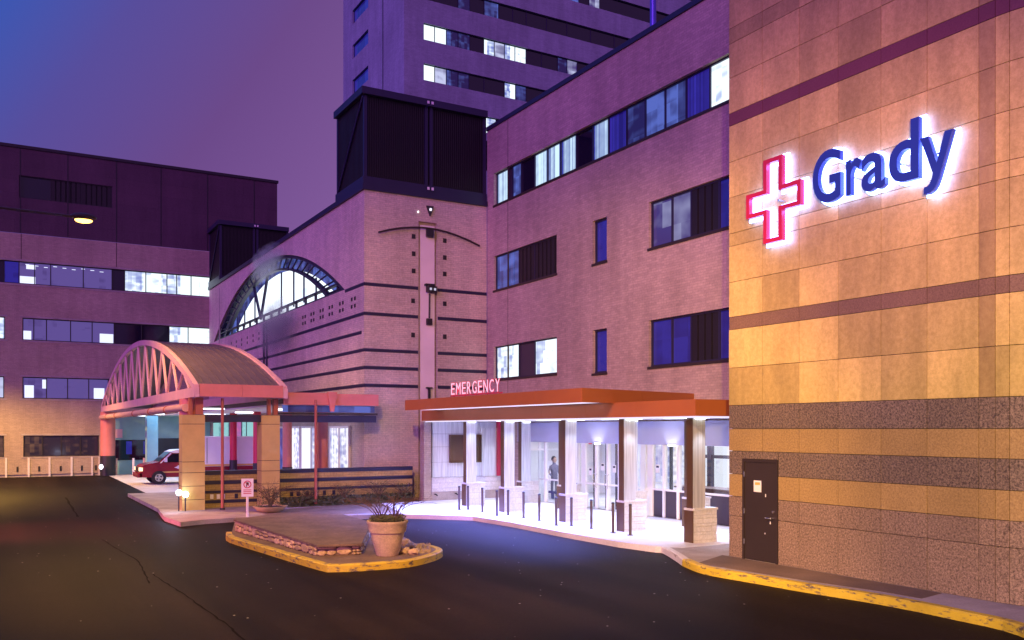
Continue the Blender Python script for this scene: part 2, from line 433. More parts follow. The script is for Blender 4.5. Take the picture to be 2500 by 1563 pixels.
# one window: a frame mesh (part) with each pane or panel as a sub-part
def window(root, ax, c, cuts, z0, z1, mats, depth=.2, fr=.05, fmat=None, names=None, rail=None, name='window'):
    def B(u0, u1, za, zb, d0, d1): return (c+d0, c+d1, u0, u1, za, zb) if ax == 'X' else (u0, u1, c+d0, c+d1, za, zb)
    m = MB(); lo, hi = min(cuts), max(cuts)
    m.box(*B(lo, hi, z0, z0+fr, depth-.12, depth)); m.box(*B(lo, hi, z1-fr, z1, depth-.12, depth))
    for i, u in enumerate(cuts):
        h = fr/2 if 0 < i < len(cuts)-1 else fr
        a, b = (u-h, u+h) if 0 < i < len(cuts)-1 else ((u, u+fr) if u == lo else (u-fr, u))
        m.box(*B(a, b, z0+fr, z1-fr, depth-.11, depth-.002))
    if rail:
        for r_ in rail: m.box(*B(lo+fr, hi-fr, r_, r_+fr*.7, depth-.08, depth-.004))
    w = part(name, m, fmat or M['navy'], root)
    for i in range(len(cuts)-1):
        a, b = sorted((cuts[i], cuts[i+1])); mt = mats[i]
        if mt is None: continue
        if mt == 'louvre':
            lm = MB(); k = max(3, int((b-a)/.28)); s = (b-a)/k
            for j in range(k): lm.box(*B(a+j*s+.03, a+(j+1)*s-.05, z0+fr, z1-fr, depth-.10, depth-.03))
            lm.box(*B(a, b, z0+fr, z1-fr, depth-.035, depth-.012))
            part('louvre_panel', lm, M['louvre'], w)
        else:
            bpart('pane' if mt != 'plate' else 'panel', B(a+fr/2, b-fr/2, z0+fr, z1-fr, depth-.05, depth-.02), M[mt], w)
    return w

# ------------------------------------------------------------------ ground
struct('ground', MB().add([(-400,-150,0),(500,-150,0),(500,500,0),(-400,500,0)], [(0,1,2,3)]), M['asphalt'])
G = lambda *p: [gnd(x, y, .15) for x, y in p]
plaza = G((392,1251),(402,1262),(441,1275),(500,1269),(576,1264),(700,1262),(830,1259),(990,1254),(1079,1256),(1155,1258),(1244,1272),(1377,1297),(1509,1320),(1618,1334),(1650,1355),(1700,1378),(1740,1388),(1848,1404),(1966,1424),(2147,1452),(2327,1487),(2486,1524))
plaza += [(12.4,6.5),(12.6,2),(40,2),(40,45),(5.3,45),(5.3,36)]
struct('pavement', MB().prism(plaza, -.1, .15), M['concrete'])
floor = G((988,1256),(1079,1258.5),(1155,1261),(1244,1275),(1377,1300),(1509,1323),(1600,1335))
struct('plaza_floor', MB().prism(floor+[(15.0,17.4),(19.5,17.4),(19.5,34.3),(15.9,34.3),(13.5,34.0)], -.1, .156), M['concrete_pale'], )
bp = G((640,1256),(700,1259),(830,1256),(985,1251))
struct('brown_path', MB().prism(bp+[(14.0,33.6),(12.5,34.2),(9.2,33.2)], .1, .155), M['brown_pave'])
struct('bay_apron', MB().prism([(6.3,39.9),(6.6,68),(13.55,68),(13.55,36.5),(6.0,36.5),(5.9,38.5)], .002, .012), M['concrete_pale'])
pp = G((1700,1376),(1790,1390),(1966,1418),(2147,1444),(2250,1462),(2350,1440))
struct('dark_patch', MB().prism([(14.96,15.9)]+pp[:5]+[(14.96,10.2)], .1, .155), M['patch'])
# kerb (painted) : top edge and face
def kerb(name, pts, w, z1, mat, left=True):
    P = [Vector((*p, 0)) for p in pts]; q = []
    for i, p in enumerate(P):
        t = (P[min(i+1,len(P)-1)]-P[max(i-1,0)]).normalized(); nrm = Vector((-t.y, t.x, 0))*(1 if left else -1)
        q.append(p + nrm*w)
    m = MB(); r = .025
    prof = lambda a, b, i: [(a.x,a.y,0),(a.x+(b.x-a.x)*.04,a.y+(b.y-a.y)*.04,z1-r),(a.x+(b.x-a.x)*.2,a.y+(b.y-a.y)*.2,z1),(b.x,b.y,z1),(b.x,b.y,0)]
    for i in range(len(P)):
        m.v += prof(P[i], q[i], i)
    for i in range(len(P)-1):
        for k in range(4): m.f.append((i*5+k, (i+1)*5+k, (i+1)*5+k+1, i*5+k+1))
    m.f.append((0,1,2,3,4)); e_ = (len(P)-1)*5; m.f.append((e_+4,e_+3,e_+2,e_+1,e_))
    struct(name, m, mat); return [(p.x, p.y) for p in q]
def smooth_path(pts, k=4):
    out = []
    for i in range(len(pts)-1):
        p0 = pts[max(i-1,0)]; p1 = pts[i]; p2 = pts[i+1]; p3 = pts[min(i+2,len(pts)-1)]
        for j in range(k):
            t = j/k
            out.append(tuple(.5*((2*p1[a])+(-p0[a]+p2[a])*t+(2*p0[a]-5*p1[a]+4*p2[a]-p3[a])*t*t+(-p0[a]+3*p1[a]-3*p2[a]+p3[a])*t**3) for a in range(2)))
    out.append(pts[-1]); return out
kp = smooth_path(G((1665,1366),(1700,1380),(1740,1390),(1848,1408),(1966,1428),(2147,1456),(2327,1491),(2486,1528))+[(12.35,6.4)])
kerb('kerb', kp, .19, .162, M['yellow'])
kp2 = smooth_path(G((1600,1335),(1618,1337),(1648,1354),(1665,1365.5)))
kerb('kerb', kp2, .17, .160, M['concrete_pale'])
isl = [(551,1300),(560,1312),(640,1336),(700,1354),(756,1370),(790,1379),(808,1381),(870,1379),(931,1375),(1000,1369),(1050,1358),(1076,1348),(1080,1340),(1060,1333),(1030,1328)]
ip = smooth_path(G(*isl), 3)
iq = kerb('kerb', ip, .17, .165, M['yellow'])
inner = iq + G((992,1314),(940,1290),(900,1276),(830,1258),(700,1262),(576,1264))
struct('island', MB().prism(inner, -.05, .152), M['brown_pave'])
# cracks in the asphalt
def crack(pts, w):
    P = [gnd(*p) for p in pts]; out = []
    for i in range(len(P)-1):
        k = 12
        for j in range(k): out.append((P[i][0]+(P[i+1][0]-P[i][0])*j/k+random.uniform(-.02,.02), P[i][1]+(P[i+1][1]-P[i][1])*j/k+random.uniform(-.02,.02)))
    out.append(P[-1]); m = MB()
    for i, p in enumerate(out):
        a = out[max(i-1,0)]; b = out[min(i+1,len(out)-1)]; d = math.hypot(b[0]-a[0], b[1]-a[1]) or 1
        nx, ny = -(b[1]-a[1])/d, (b[0]-a[0])/d; q = w*random.uniform(.4,1)
        m.v += [(p[0]+nx*q,p[1]+ny*q,.004),(p[0]-nx*q,p[1]-ny*q,.004)]
        if i: m.f.append((2*i-2,2*i-1,2*i+1,2*i))
    return struct('road_crack', m, M['tar'])
crack([(250,1318),(340,1372),(365,1425)], .022); crack([(372,1402),(470,1466),(560,1530),(640,1600)], .022); crack([(160,1215),(190,1262)], .05)

# ------------------------------------------------------------------ right building with panels
B0 = .15
rb = thing('panelled_building', 'tan panelled building with dark granite base bands rising beside the kerb on the right', 'building', (15,12,B0))
XR = 15.0
Rr = 1.7; NA = 11; cy0 = 9.22
arc = [(XR+Rr-Rr*math.cos(math.pi/2*k/NA), cy0-Rr*math.sin(math.pi/2*k/NA)) for k in range(NA+1)]
body = MB()
inset = [(XR+.05,15.66),(XR+.05,cy0)]+[(XR+Rr-(Rr-.05)*math.cos(math.pi/2*k/NA), cy0-(Rr-.05)*math.sin(math.pi/2*k/NA)) for k in range(1,NA+1)]+[(30,cy0-Rr+.05),(30,15.66)]
body.prism(inset, -.1, 16.6)
part('wall', body, M['joint'], rb)
rows = [(0,.97,'granite'),(.97,1.43,'granite'),(1.43,1.95,'tan_speck'),(1.95,2.49,'granite_dark'),(2.49,3.01,'tan_speck'),(3.01,3.56,'granite_dark'),
        (3.56,4.44,'tan_panel'),(4.44,5.34,'tan_panel'),(5.34,5.64,'brown_band'),(5.64,6.46,'tan_panel'),(6.46,7.31,'tan_panel'),(7.31,7.61,'tan_panel'),
        (7.61,8.46,'tan_panel'),(8.46,9.30,'tan_panel'),(9.30,10.15,'tan_panel'),(10.15,10.45,'red_band'),(10.45,11.28,'tan_panel'),(11.28,12.09,'tan_panel'),
        (12.09,12.45,'tan_panel'),(12.45,13.3,'tan_panel'),(13.3,14.15,'tan_panel'),(14.15,15.0,'tan_panel'),(15.0,15.3,'red_band'),(15.3,16.4,'tan_panel')]
cols = [15.72,14.66,13.59,12.56,11.53,10.53,9.52,9.22]
DY0, DY1, DZ = 14.19, 15.27, 2.31
g = .006
for i in range(len(cols)-1):
    b, a = cols[i], cols[i+1]
    for z0, z1, mt in rows:
        if i == 6 and mt == 'tan_panel': mt = 'tan_dark'  # narrow column beside the curved corner gets a darker tan
        if i == len(cols)-1: pass
        rects = [(a, b, z0, z1)]
        if z0 < DZ and a < DY1 and b > DY0:
            rects = []
            if a < DY0: rects.append((a, DY0-g, z0, z1))
            if b > DY1: rects.append((DY1+g, b, z0, z1))
            if z1 > DZ: rects.append((max(a,DY0), min(b,DY1), DZ+g, z1))
        for r_ in rects:
            pr = random.uniform(-.004, .004)
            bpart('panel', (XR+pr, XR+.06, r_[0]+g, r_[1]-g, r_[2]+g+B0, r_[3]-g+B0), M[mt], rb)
for k in range(4):
    p, q = Vector(arc[k]), Vector(arc[k+1]); d = (q-p).normalized(); nn = Vector((-d.y, d.x))
    if nn.x < 0: nn = -nn
    p2, q2 = p+d*g, q-d*g
    for z0, z1, mt in rows:
        part('panel', MB().prism([tuple(p2),tuple(q2),tuple(q2+nn*.08),tuple(p2+nn*.08)], z0+g+B0, z1-g+B0), M[mt], rb)
rest = MB()
for mt in ('tan_panel',):
    for k in range(4, NA):
        p, q = Vector(arc[k]), Vector(arc[k+1]); d = (q-p).normalized(); nn = Vector((-d.y, d.x))
        if nn.x < 0: nn = -nn
        rest.prism([tuple(p+d*g),tuple(q-d*g),tuple(q+nn*.08),tuple(p+nn*.08)], B0, 16.55)
    rest.box(XR+Rr+.02, 29.9, cy0-Rr-.02, cy0-Rr+.3, B0, 16.55)
part('side_wall', rest, M['tan_panel'], rb)
# service door
df = MB().box(XR-.02,XR+.1,DY1-.06,DY1,B0,DZ+B0).box(XR-.02,XR+.1,DY0,DY0+.06,B0,DZ+B0).box(XR-.02,XR+.1,DY0+.06,DY1-.06,DZ+B0-.06,DZ+B0)
door = part('door', df, M['dark_metal'], rb)
part('door_leaf', MB().box(XR+.005,XR+.09,DY0+.065,DY1-.065,B0+.02,DZ+B0-.065), M['dark_metal'], door)
hm = MB(); hm.tube([(XR-.09,DY0+.13,1.16),(XR-.09,DY0+.30,1.16)], .014); hm.tube([(XR,DY0+.14,1.16),(XR-.09,DY0+.14,1.16)], .02)
part('handle', hm, M['chrome'], door, True)
part('lock', MB().tube([(XR+.01,DY0+.14,1.30),(XR-.02,DY0+.14,1.30)], .03), M['chrome'], door, True)
for z in (.5, 1.2, 2.05): part('hinge', MB().tube([(XR-.015,DY1-.06,z),(XR-.015,DY1-.06,z+.12)], .014), M['chrome'], door)
part('notice', MB().box(XR-.003,XR+.002,DY0+.50,DY0+.73,1.72,1.98), M['white'], door)
part('notice_print', MB().box(XR-.005,XR-.002,DY0+.54,DY0+.69,1.88,1.94), M['gold'], door)
for yy, zz, ll in ((.36,1.62,.10),(.22,1.02,.09),(.38,.78,.05)):
    part('scuff', MB().box(XR-.002,XR+.006,DY0+yy,DY0+yy+.02,zz,zz+ll*.7), M['white'], door)

# ------------------------------------------------------------------ glyph helper
def glyph(ch, off):
    cu = bpy.data.curves.new('glyph', 'FONT'); cu.body = ch; cu.offset = off; cu.extrude = .5; cu.resolution_u = 6
    ob = bpy.data.objects.new('glyph', cu); C.objects.link(ob)
    dg = bpy.context.evaluated_depsgraph_get(); dg.update()
    me = bpy.data.meshes.new_from_object(ob.evaluated_get(dg))
    V = [v.co.copy() for v in me.vertices]; Fc = [tuple(p.vertices) for p in me.polygons]
    C.objects.unlink(ob); bpy.data.objects.remove(ob); bpy.data.curves.remove(cu); bpy.data.meshes.remove(me)
    return V, Fc
def letter(name, ch, off, ya, yb, za, zb, xa, xb, mat, parent, grow=0):
    """ya is the reading-side start on a wall facing -x, yb the end"""
    V, Fc = glyph(ch, off)
    x0, x1 = min(v.x for v in V), max(v.x for v in V); y0, y1 = min(v.y for v in V), max(v.y for v in V)
    z0, z1 = min(v.z for v in V), max(v.z for v in V)
    ya += grow; yb -= grow; za -= grow; zb += grow
    m = MB(); m.v = [(xb+(xa-xb)*(v.z-z0)/(z1-z0), ya+(yb-ya)*(v.x-x0)/(x1-x0), za+(zb-za)*(v.y-y0)/(y1-y0)) for v in V]; m.f = Fc
    return part(name, m, mat, parent)
ws = thing('wall_sign', 'halo lit sign with red outline cross and navy letters on the tan panelled wall', 'sign', (15,12.5,7.8))
XS = XR-.22
def py(px): return onX(px, XS)[0]
for ch, a, b, z0, z1 in (('G',1988,2056,7.79,8.87),('r',2069,2106,7.82,8.52),('a',2107,2165,7.79,8.52),('d',2174,2247,7.79,8.92),('y',2250,2330,7.45,8.50)):
    if ch == 'y':
        Y0_, Y1_ = py(a), py(b)
        yo = [(0,1),(.25,1),(.515,.50),(.76,1),(1.0,1),(.60,.25),(.51,.12),(.40,.035),(.26,0),(.12,.005),(.12,.125),(.22,.13),(.31,.175),(.37,.25),(.40,.34)]
        def yp(g_): 
            cxm, czm = .5, .5
            return [(Y0_+(Y1_-Y0_)*(cxm+(u_-cxm)*(1+g_*.16)) , z0+(z1-z0)*(czm+(v_-czm)*(1+g_*.11))) for u_, v_ in yo]
        lt = part('letter', MB().extr('X', yp(0), XS-.05, XS+.06), M['signblue'], ws)
        w_ = yp(0); n_ = len(w_); fat = []
        for k in range(n_):
            p0, p1, p2 = Vector(w_[k-1]), Vector(w_[k]), Vector(w_[(k+1)%n_]); d1 = (p1-p0).normalized(); d2 = (p2-p1).normalized()
            nn_ = Vector((d1.y+d2.y, -d1.x-d2.x)); nn_ = nn_.normalized() if nn_.length > 1e-4 else Vector((d1.y,-d1.x))
            fat.append(nn_)
        sg = 1 if sum(w_[k][0]*w_[(k+1)%n_][1]-w_[(k+1)%n_][0]*w_[k][1] for k in range(n_)) > 0 else -1
        part('halo', MB().extr('X', [(w_[k][0]+fat[k].x*.055*sg, w_[k][1]+fat[k].y*.055*sg) for k in range(n_)], XS+.10, XS+.14), M['halo'], lt)
        continue
    lt = letter('letter', ch, .014, py(a), py(b), z0, z1, XS-.05, XS+.06, M['signblue'], ws)
    letter('halo', ch, .052, py(a), py(b), z0, z1, XS+.10, XS+.14, M['halo'], lt, .05)
def cross(y0, y1, z0, z1, t, s):       # outline points of a cross, arm half width t, shrunk by s
    cy, cz = (y0+y1)/2, (z0+z1)/2; y0 += s; y1 -= s; z0 += s; z1 -= s; t -= s
    return [(cy-t,z0),(cy+t,z0),(cy+t,cz-t),(y1,cz-t),(y1,cz+t),(cy+t,cz+t),(cy+t,z1),(cy-t,z1),(cy-t,cz+t),(y0,cz+t),(y0,cz-t),(cy-t,cz-t)]
cyA, cyB = py(1959), py(1826)
def ring(o, i, xa, xb):
    m = MB(); n = len(o)
    m.v = [(xa,*p) for p in o]+[(xa,*p) for p in i]+[(xb,*p) for p in o]+[(xb,*p) for p in i]
    for k in range(n):
        q = (k+1)%n
        m.f += [(k,n+k,n+q,q),(2*n+k,2*n+q,3*n+q,3*n+k),(k,q,2*n+q,2*n+k),(n+k,3*n+k,3*n+q,n+q)]
    return m
crs = part('cross', ring(cross(cyA,cyB,7.25,9.10,.27,0), cross(cyA,cyB,7.25,9.10,.27,.095), XS-.06, XS+.06), M['signred'], ws)
part('halo', ring(cross(cyA,cyB,7.25,9.10,.27,-.055), cross(cyA,cyB,7.25,9.10,.27,.155), XS+.10, XS+.14), M['halo'], crs)
for yy in (py(1900), py(2000), py(2085), py(2200), py(2290)):
    part('bracket', MB().tube([(XS,yy,8.15),(XR,yy,8.15)], .02), M['chrome'], ws)

# ------------------------------------------------------------------ brick building behind the entrance
XB = 19.5
bb = thing('brick_building', 'long pink brick building with a strip of lit and curtained windows under its parapet', 'building', (19.5,26,B0))
def Yb(px): return onX(px, XB)[0]
c7 = lambda x: 1180 + x/1.758
def cuts(xs): return [Yb(c7(x)) for x in xs]
r3 = cuts([45,93,112,150,207,262,318,385,455,523,600,680,765,855,957,1062,1150,1250])
r2a = cuts([45,95,143,210,315]); r2n = cuts([470,530]); r2c = cuts([710,798,880,1000,1062,1130])
YB0 = 16.0; YB1 = 36.05
span = lambda c_: (min(c_), max(c_))
holes = [(*span(r3),13.27,14.72),(*span(r2a),9.42,10.97),(*span(r2n),9.38,11.0),(*span(r2c),9.38,10.98),
         (*span(r2a),5.40,6.87),(*span(r2n),5.25,6.88),(*span(r2c),5.30,6.90),(19.0,33.2,B0,3.05)]
wm = MB(); holed(wm, 'X', XB, YB0, YB1, B0, 16.8, holes, .3)
wm.box(XB+.3, 42, YB0-.01, YB0+.3, B0, 16.8)
part('wall', wm, M['brick_pink'], bb)
part('rear_volume', MB().box(XB+8, 42, YB0+.3, 40, B0, 16.7), M['brick_pink'], bb)
part('roof', MB().box(XB+.3, 42, YB0+.3, 40, 16.3, 16.6), M['plate'], bb)
for z0, z1 in ((4.8,5.0),(13.0,13.2)): part('floor_slab', MB().box(XB+.32, XB+8, YB0+.3, 36, z0, z1), M['plate'], bb)
part('coping', MB().box(XB-.06, XB+.5, YB0-.05, YB1-.02, 16.8, 16.98), M['navy'], bb)
window(bb,'X',XB,r3,13.27,14.72,['litB','plate','litC','gdark','litB','litB','litB','gdark','litB','bluecurt','litC','litC','litC','bluecurt','litA','litB','litC'],.25)
window(bb,'X',XB,r2a,9.42,10.97,['litC','litC','louvre','louvre'],.22)
window(bb,'X',XB,r2n,9.38,11.0,['gblue'],.22,.07)
window(bb,'X',XB,r2c,9.38,10.98,['litD','litD','louvre','gblue','gblue'],.22,.06)
window(bb,'X',XB,r2a,5.40,6.87,['litA','litA','plate','litA'],.22)
window(bb,'X',XB,r2n,5.25,6.88,['gblue'],.22,.07)
window(bb,'X',XB,r2c,5.30,6.90,['gblue','gblue','louvre','gblue','gblue'],.22,.06)
for c_, z in ((r3,13.27),(r2a,9.42),(r2n,9.38),(r2c,9.38),(r2a,5.40),(r2n,5.25),(r2c,5.30)):
    a, b = span(c_); bpart('sill', (XB-.04,XB+.2,a-.04,b+.04,z-.09,z-.002), M['dark_metal'], bb)
for px in (1240,): part('pilaster_joint', MB().box(XB-.006,XB+.05,Yb(px)-.012,Yb(px)+.012,4.5,16.78), M['joint'], bb)

# mast on the roof
tag(part('roof_mast', MB().tube([(22.9,28.3,16.6),(22.9,28.3,21.0)], .13, 12).tube([(22.9,28.3,20.9),(22.9,28.3,21.2)], .2, 12).tube([(22.9,28.3,16.6),(22.9,28.3,16.8)], .3, 12), M['mastlit'], smooth=True), 'tall vent pipe, coloured as if lit blue, standing on the roof of the pink brick building', 'vent pipe')

# ------------------------------------------------------------------ entrance lobby
lob = thing('entrance_lobby', 'glass fronted lobby with white door frames under the red canopy', 'lobby', (19.5,26,B0))
def Yl(xc, X=XB): return onX(980+xc/3.024, X)[0]
part('header', MB().box(XB-.05,XB+.25,17.8,33.2,2.62,3.42), M['lav'], lob)
st = [Yl(1010),Yl(1055),Yl(1180),Yl(1240),Yl(1300),Yl(1340),Yl(1430),Yl(1515),Yl(1600),Yl(1680),Yl(1780),Yl(1830),Yl(1930),Yl(2035),Yl(2110),19.6]
for i, y in enumerate(st):
    w_ = .05 if i not in (5, 10, 11) else .14
    part('mullion', MB().box(XB+.02,XB+.16,y-w_,y+w_,B0+.01,2.62), M['white'], lob)
for i in range(len(st)-1):
    a, b = st[i+1], st[i]
    low = M['glass'] if i < 11 else M['plate']
    bpart('pane', (XB+.08,XB+.095,a+.03,b-.03,1.12,2.60), M['glass'], lob)
    bpart('pane' if i < 11 else 'panel', (XB+.08,XB+.095,a+.03,b-.03,B0+.02,1.06), low, lob)
    bpart('rail', (XB+.04,XB+.13,a,b,1.06,1.12), M['white'], lob)
part('door_leaf', MB().box(XB-.9,XB-.02,Yl(1050)-.03,Yl(1050)+.03,B0+.03,2.3), M['glass'], lob)
part('door_frame', MB().box(XB-.95,XB-.88,Yl(1050)-.04,Yl(1050)+.04,B0+.02,2.35).box(XB-.88,XB-.02,Yl(1050)-.04,Yl(1050)+.04,2.28,2.35), M['white'], lob)
# interior
for xc in (1420,1440,1505,1525,1095):
    y = Yl(xc); part('pull_handle', MB().tube([(XB+.03,y,.95),(XB-.03,y,.97),(XB-.03,y,1.45),(XB+.03,y,1.47)], .012, 6), M['chrome'], lob)
for xc, z in ((1475,1.75),(1560,1.7),(1385,1.55),(1880,1.8)):
    y = Yl(xc); part('notice', MB().box(XB+.066,XB+.076,y-.1,y+.1,z-.14,z+.14), M['white'], lob)
    part('notice_print', MB().box(XB+.062,XB+.065,y-.07,y+.07,z+.03,z+.10), M['navy'], lob)
part('floor', MB().box(XB+.2,27.4,18,34.8,.1,.158), M['concrete_pale'], lob)
part('ceiling', MB().box(XB+.3,27.4,18,34.8,2.95,3.05), M['soffit'], lob)
part('back_wall', MB().box(24.6,24.75,18,34.8,.16,2.95).box(XB+.3,24.6,34.7,34.85,.16,2.95).box(XB+.3,24.6,18,18.1,.16,2.95), M['soffit'], lob)
for y in (21.3,22.6,24.4,28.2):
    part('inner_post', MB().box(22.3,22.48,y-.09,y+.09,.16,2.95), M['plate'], lob)
for xc in (1352,1428,1517,1590,1850,1945,1992,2048):
    y = onX(980+xc/3.024, XB+.5)[0]; part('door_stile', MB().box(XB+.46,XB+.54,y-.045,y+.045,.16,2.6), M['black'], lob)
part('inner_rail', MB().box(22.35,22.43,20.5,25,2.1,2.22), M['plate'], lob)
part('blinds', MB().box(24.45,24.5,22.5,30.5,.9,2.5), M['litDoor'], lob)
part('exit_light', MB().box(22.2,22.26,Yl(1385,22.2)-.14,Yl(1385,22.2)+.14,2.5,2.72), M['neon'], lob)
tag(part('reception_desk', MB().box(21.0,21.7,20.2,24.6,.158,1.08).box(20.92,21.8,20.1,24.7,1.08,1.13), M['wood']), 'dark wood reception desk behind the right lobby glass', 'desk')
tag(part('blue_bench', MB().box(20.6,21.3,30.9,32.6,.40,.50).box(21.2,21.3,30.9,32.6,.5,.95).box(20.7,20.8,31,31.1,.158,.40).box(20.7,20.8,32.4,32.5,.158,.40).box(21.15,21.25,31,31.1,.158,.4).box(21.15,21.25,32.4,32.5,.158,.4), M['gblue']), 'blue bench seen through the open lobby door', 'bench')
# person inside, standing
def person(loc, label, coat):
    bm_v = [(0,0,.92),(0,0,1.12),(0,0,1.34),(0,0,1.47),(0,0,1.56),(0,.02,1.66),
            (.10,0,.88),(.11,0,.48),(.11,.01,.08),(.11,-.12,.04),(-.10,0,.88),(-.11,0,.48),(-.11,.01,.08),(-.11,-.12,.04),
            (.19,0,1.38),(.25,.03,1.12),(.20,-.16,.98),(-.19,0,1.38),(-.25,.03,1.12),(-.20,-.14,.95)]
    ed = [(0,1),(1,2),(2,3),(3,4),(4,5),(0,6),(6,7),(7,8),(8,9),(0,10),(10,11),(11,12),(12,13),(2,14),(14,15),(15,16),(2,17),(17,18),(18,19)]
    rad = [.15,.14,.16,.07,.075,.10,.095,.065,.045,.035,.095,.065,.045,.035,.075,.05,.035,.075,.05,.035]
    me = bpy.data.meshes.new('person'); me.from_pydata(bm_v, ed, []); me.materials.append(coat)
    o = bpy.data.objects.new('person', me); C.objects.link(o); o.location = loc
    sm = o.modifiers.new('s', 'SKIN'); 
    for i, v in enumerate(me.skin_vertices[0].data if me.skin_vertices else []): v.radius = (rad[i], rad[i]*.8)
    o.modifiers.new('d', 'SUBSURF').levels = 1
    tag(o, label, 'person'); 
    hd = MB().blob((0,0,0), .115, 8, (.85,.95,1.2), .02); ho = part('head', hd, M['skin'], o, True); ho.location = (0,-.01,1.66)
    ho2 = part('hair', MB().blob((0,.02,.03), .12, 8, (.9,.95,1.05), .05), M['black'], o, True); ho2.location = (0,.01,1.68)
    return o
py_ = onX(1353, 20.9)
person((20.9, py_[0], .158), 'person in dark clothes standing inside the open lobby doorway', M['coat'])

# ------------------------------------------------------------------ emergency canopy
cn = thing('entrance_canopy', 'two tier red metal canopy on stone based columns over the lit entrance', 'canopy', (15.5,26,B0))
XF = 15.5; Y0c, Y1c = 17.45, 34.45; ZL0, ZL1 = 3.49, 3.92
segs = [Y0c, 19.9, 22.4, 24.9, 27.4, 29.9, 32.2, Y1c]
for a, b in zip(segs, segs[1:]):
    bpart('fascia', (XF, XF+.08, a+.004, b-.004, ZL0, ZL1), M['redfascia'], cn)
bpart('fascia', (XF+.09, XB-.01, Y0c-.0, Y0c+.08, ZL0, ZL1), M['redfascia'], cn)
bpart('fascia', (XF+.09, XB-.01, Y1c-.08, Y1c, ZL0, ZL1), M['redfascia'], cn)
part('glow_soffit_trim', MB().box(XF+.01,XF+.07,Y0c,Y1c,ZL0-.05,ZL0-.003).box(XF+.09,XB-.05,Y0c+.01,Y0c+.07,ZL0-.05,ZL0-.003), M['strip'], cn)  # lit soffit edge drawn as a glowing trim
part('soffit', MB().box(XF+.085, XB-.06, Y0c+.085, Y1c-.085, ZL0-.015, ZL0+.1), M['soffit'], cn)
up = [(14.15,20.6),(14.15,33.0),(XB-.02,33.0),(XB-.02,22.0)]
part('upper_roof', MB().prism([(14.2,20.66),(14.2,32.95),(XB-.02,32.95),(XB-.02,22.06)], 3.935, 4.27), M['redfascia'], cn)
us = [20.6,23.1,25.6,28.1,30.6,33.0]
for a, b in zip(us, us[1:]): bpart('fascia', (14.12, 14.19, a+.004, b-.004, 3.90, 4.30), M['redfascia'], cn)
dd = Vector((XB-.02-14.12, 22.0-20.55)); 
for k in range(2):
    p = Vector((14.12,20.55))+dd*(k/2+.001); q = Vector((14.12,20.55))+dd*((k+1)/2-.001)
    part('fascia', MB().prism([(p.x,p.y),(q.x,q.y),(q.x,q.y+.07),(p.x,p.y+.07)], 3.90, 4.30), M['redfascia'], cn)
part('glow_soffit_strip', MB().box(14.32, XF-.06, 21.3, 32.6, 3.925, 3.932), M['strip'], cn)  # glowing sheet stands for the lit underside of the upper tier
part('top_sheet', MB().box(XF+.1, XB-.02, Y0c+.1, Y1c-.1, ZL1-.03, ZL1), M['plate'], cn)
# ceiling lights (visible) along the columns
CY = [17.92, 20.9, 24.0, 28.0, 31.0]
def column(x, y, inner=False):
    m = MB()
    for k in range(4):
        m.box(x+.004*(k%2), x+.82-.004*(k%2), y+.004*(k%2), y+.34-.004*(k%2), .156+k*.215, .156+(k+1)*.215-.012)
    m.box(x+.02, x+.80, y+.02, y+.32, .156, 1.0)
    m.box(x-.02, x+.84, y-.02, y+.36, 1.005, 1.06)
    c_ = part('column', MB().box(x+.02,x+.45,y+.05,y+.27,1.06,ZL0-.02), M['steel'], cn)
    part('pedestal', m, M['stone_white'], c_)
    part('dim_side_plate', MB().box(x-.0,x+.018,y+.045,y+.275,1.06,ZL0-.02).box(x-.03,x-.006,y-.005,y+.345,.157,1.0), M['bronze'], c_)  # added brown plates paint the dim street-lit side of shaft and pedestal
    part('uplight', MB().box(x+.12,x+.40,y-.02,y+.045,ZL0-.08,ZL0-.03), M['strip2'], c_)
    return c_
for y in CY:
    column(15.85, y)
    light('column_lamp', 'SPOT', (16.1, y-.30, ZL0-.07), 62, (.72,.82,1.0), to=(16.15, y-.02, .2), spot_size=R(78), spot_blend=.7, shadow_soft_size=.06)
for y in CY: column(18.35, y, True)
for i in range(4):
    bpart('ceiling_light', (16.9,17.15,CY[i]+.8,CY[i+1]-.5,ZL0-.035,ZL0-.018), M['strip2'], cn)
for y, p in ((19.5,1.0),(22.5,1.0),(26.0,1.1),(29.5,1.0),(32.5,.7)):
    light('canopy_lamp', 'AREA', (17.2, y, ZL0-.06), 195*p, COOL, to=(17.2-.35, y, 0), shape='RECTANGLE', size=1.6, size_y=2.2, spread=R(104))
for y in (19.6,24.5): light('lobby_lamp', 'AREA', (22.4, y, 2.93), 260, (.85,.88,1.0), to=(22.4,y,0), shape='RECTANGLE', size=2.5, size_y=3.5)
light('lobby_lamp', 'AREA', (22.0, 30.5, 2.93), 230, (.70,.72,1.0), to=(22,30.5,0), shape='RECTANGLE', size=3, size_y=3)
for xc in (1460, 2010): 
    y = Yl(xc); light('header_lamp', 'SPOT', (XB-.35, y, 2.45), 22, (.9,.92,1), to=(XB-.05, y, 3.1), spot_size=R(100), spot_blend=.6, shadow_soft_size=.05)
    part('wall_lamp', MB().box(XB-.12,XB-.05,y-.15,y+.15,2.58,2.64), M['strip2'], lob)
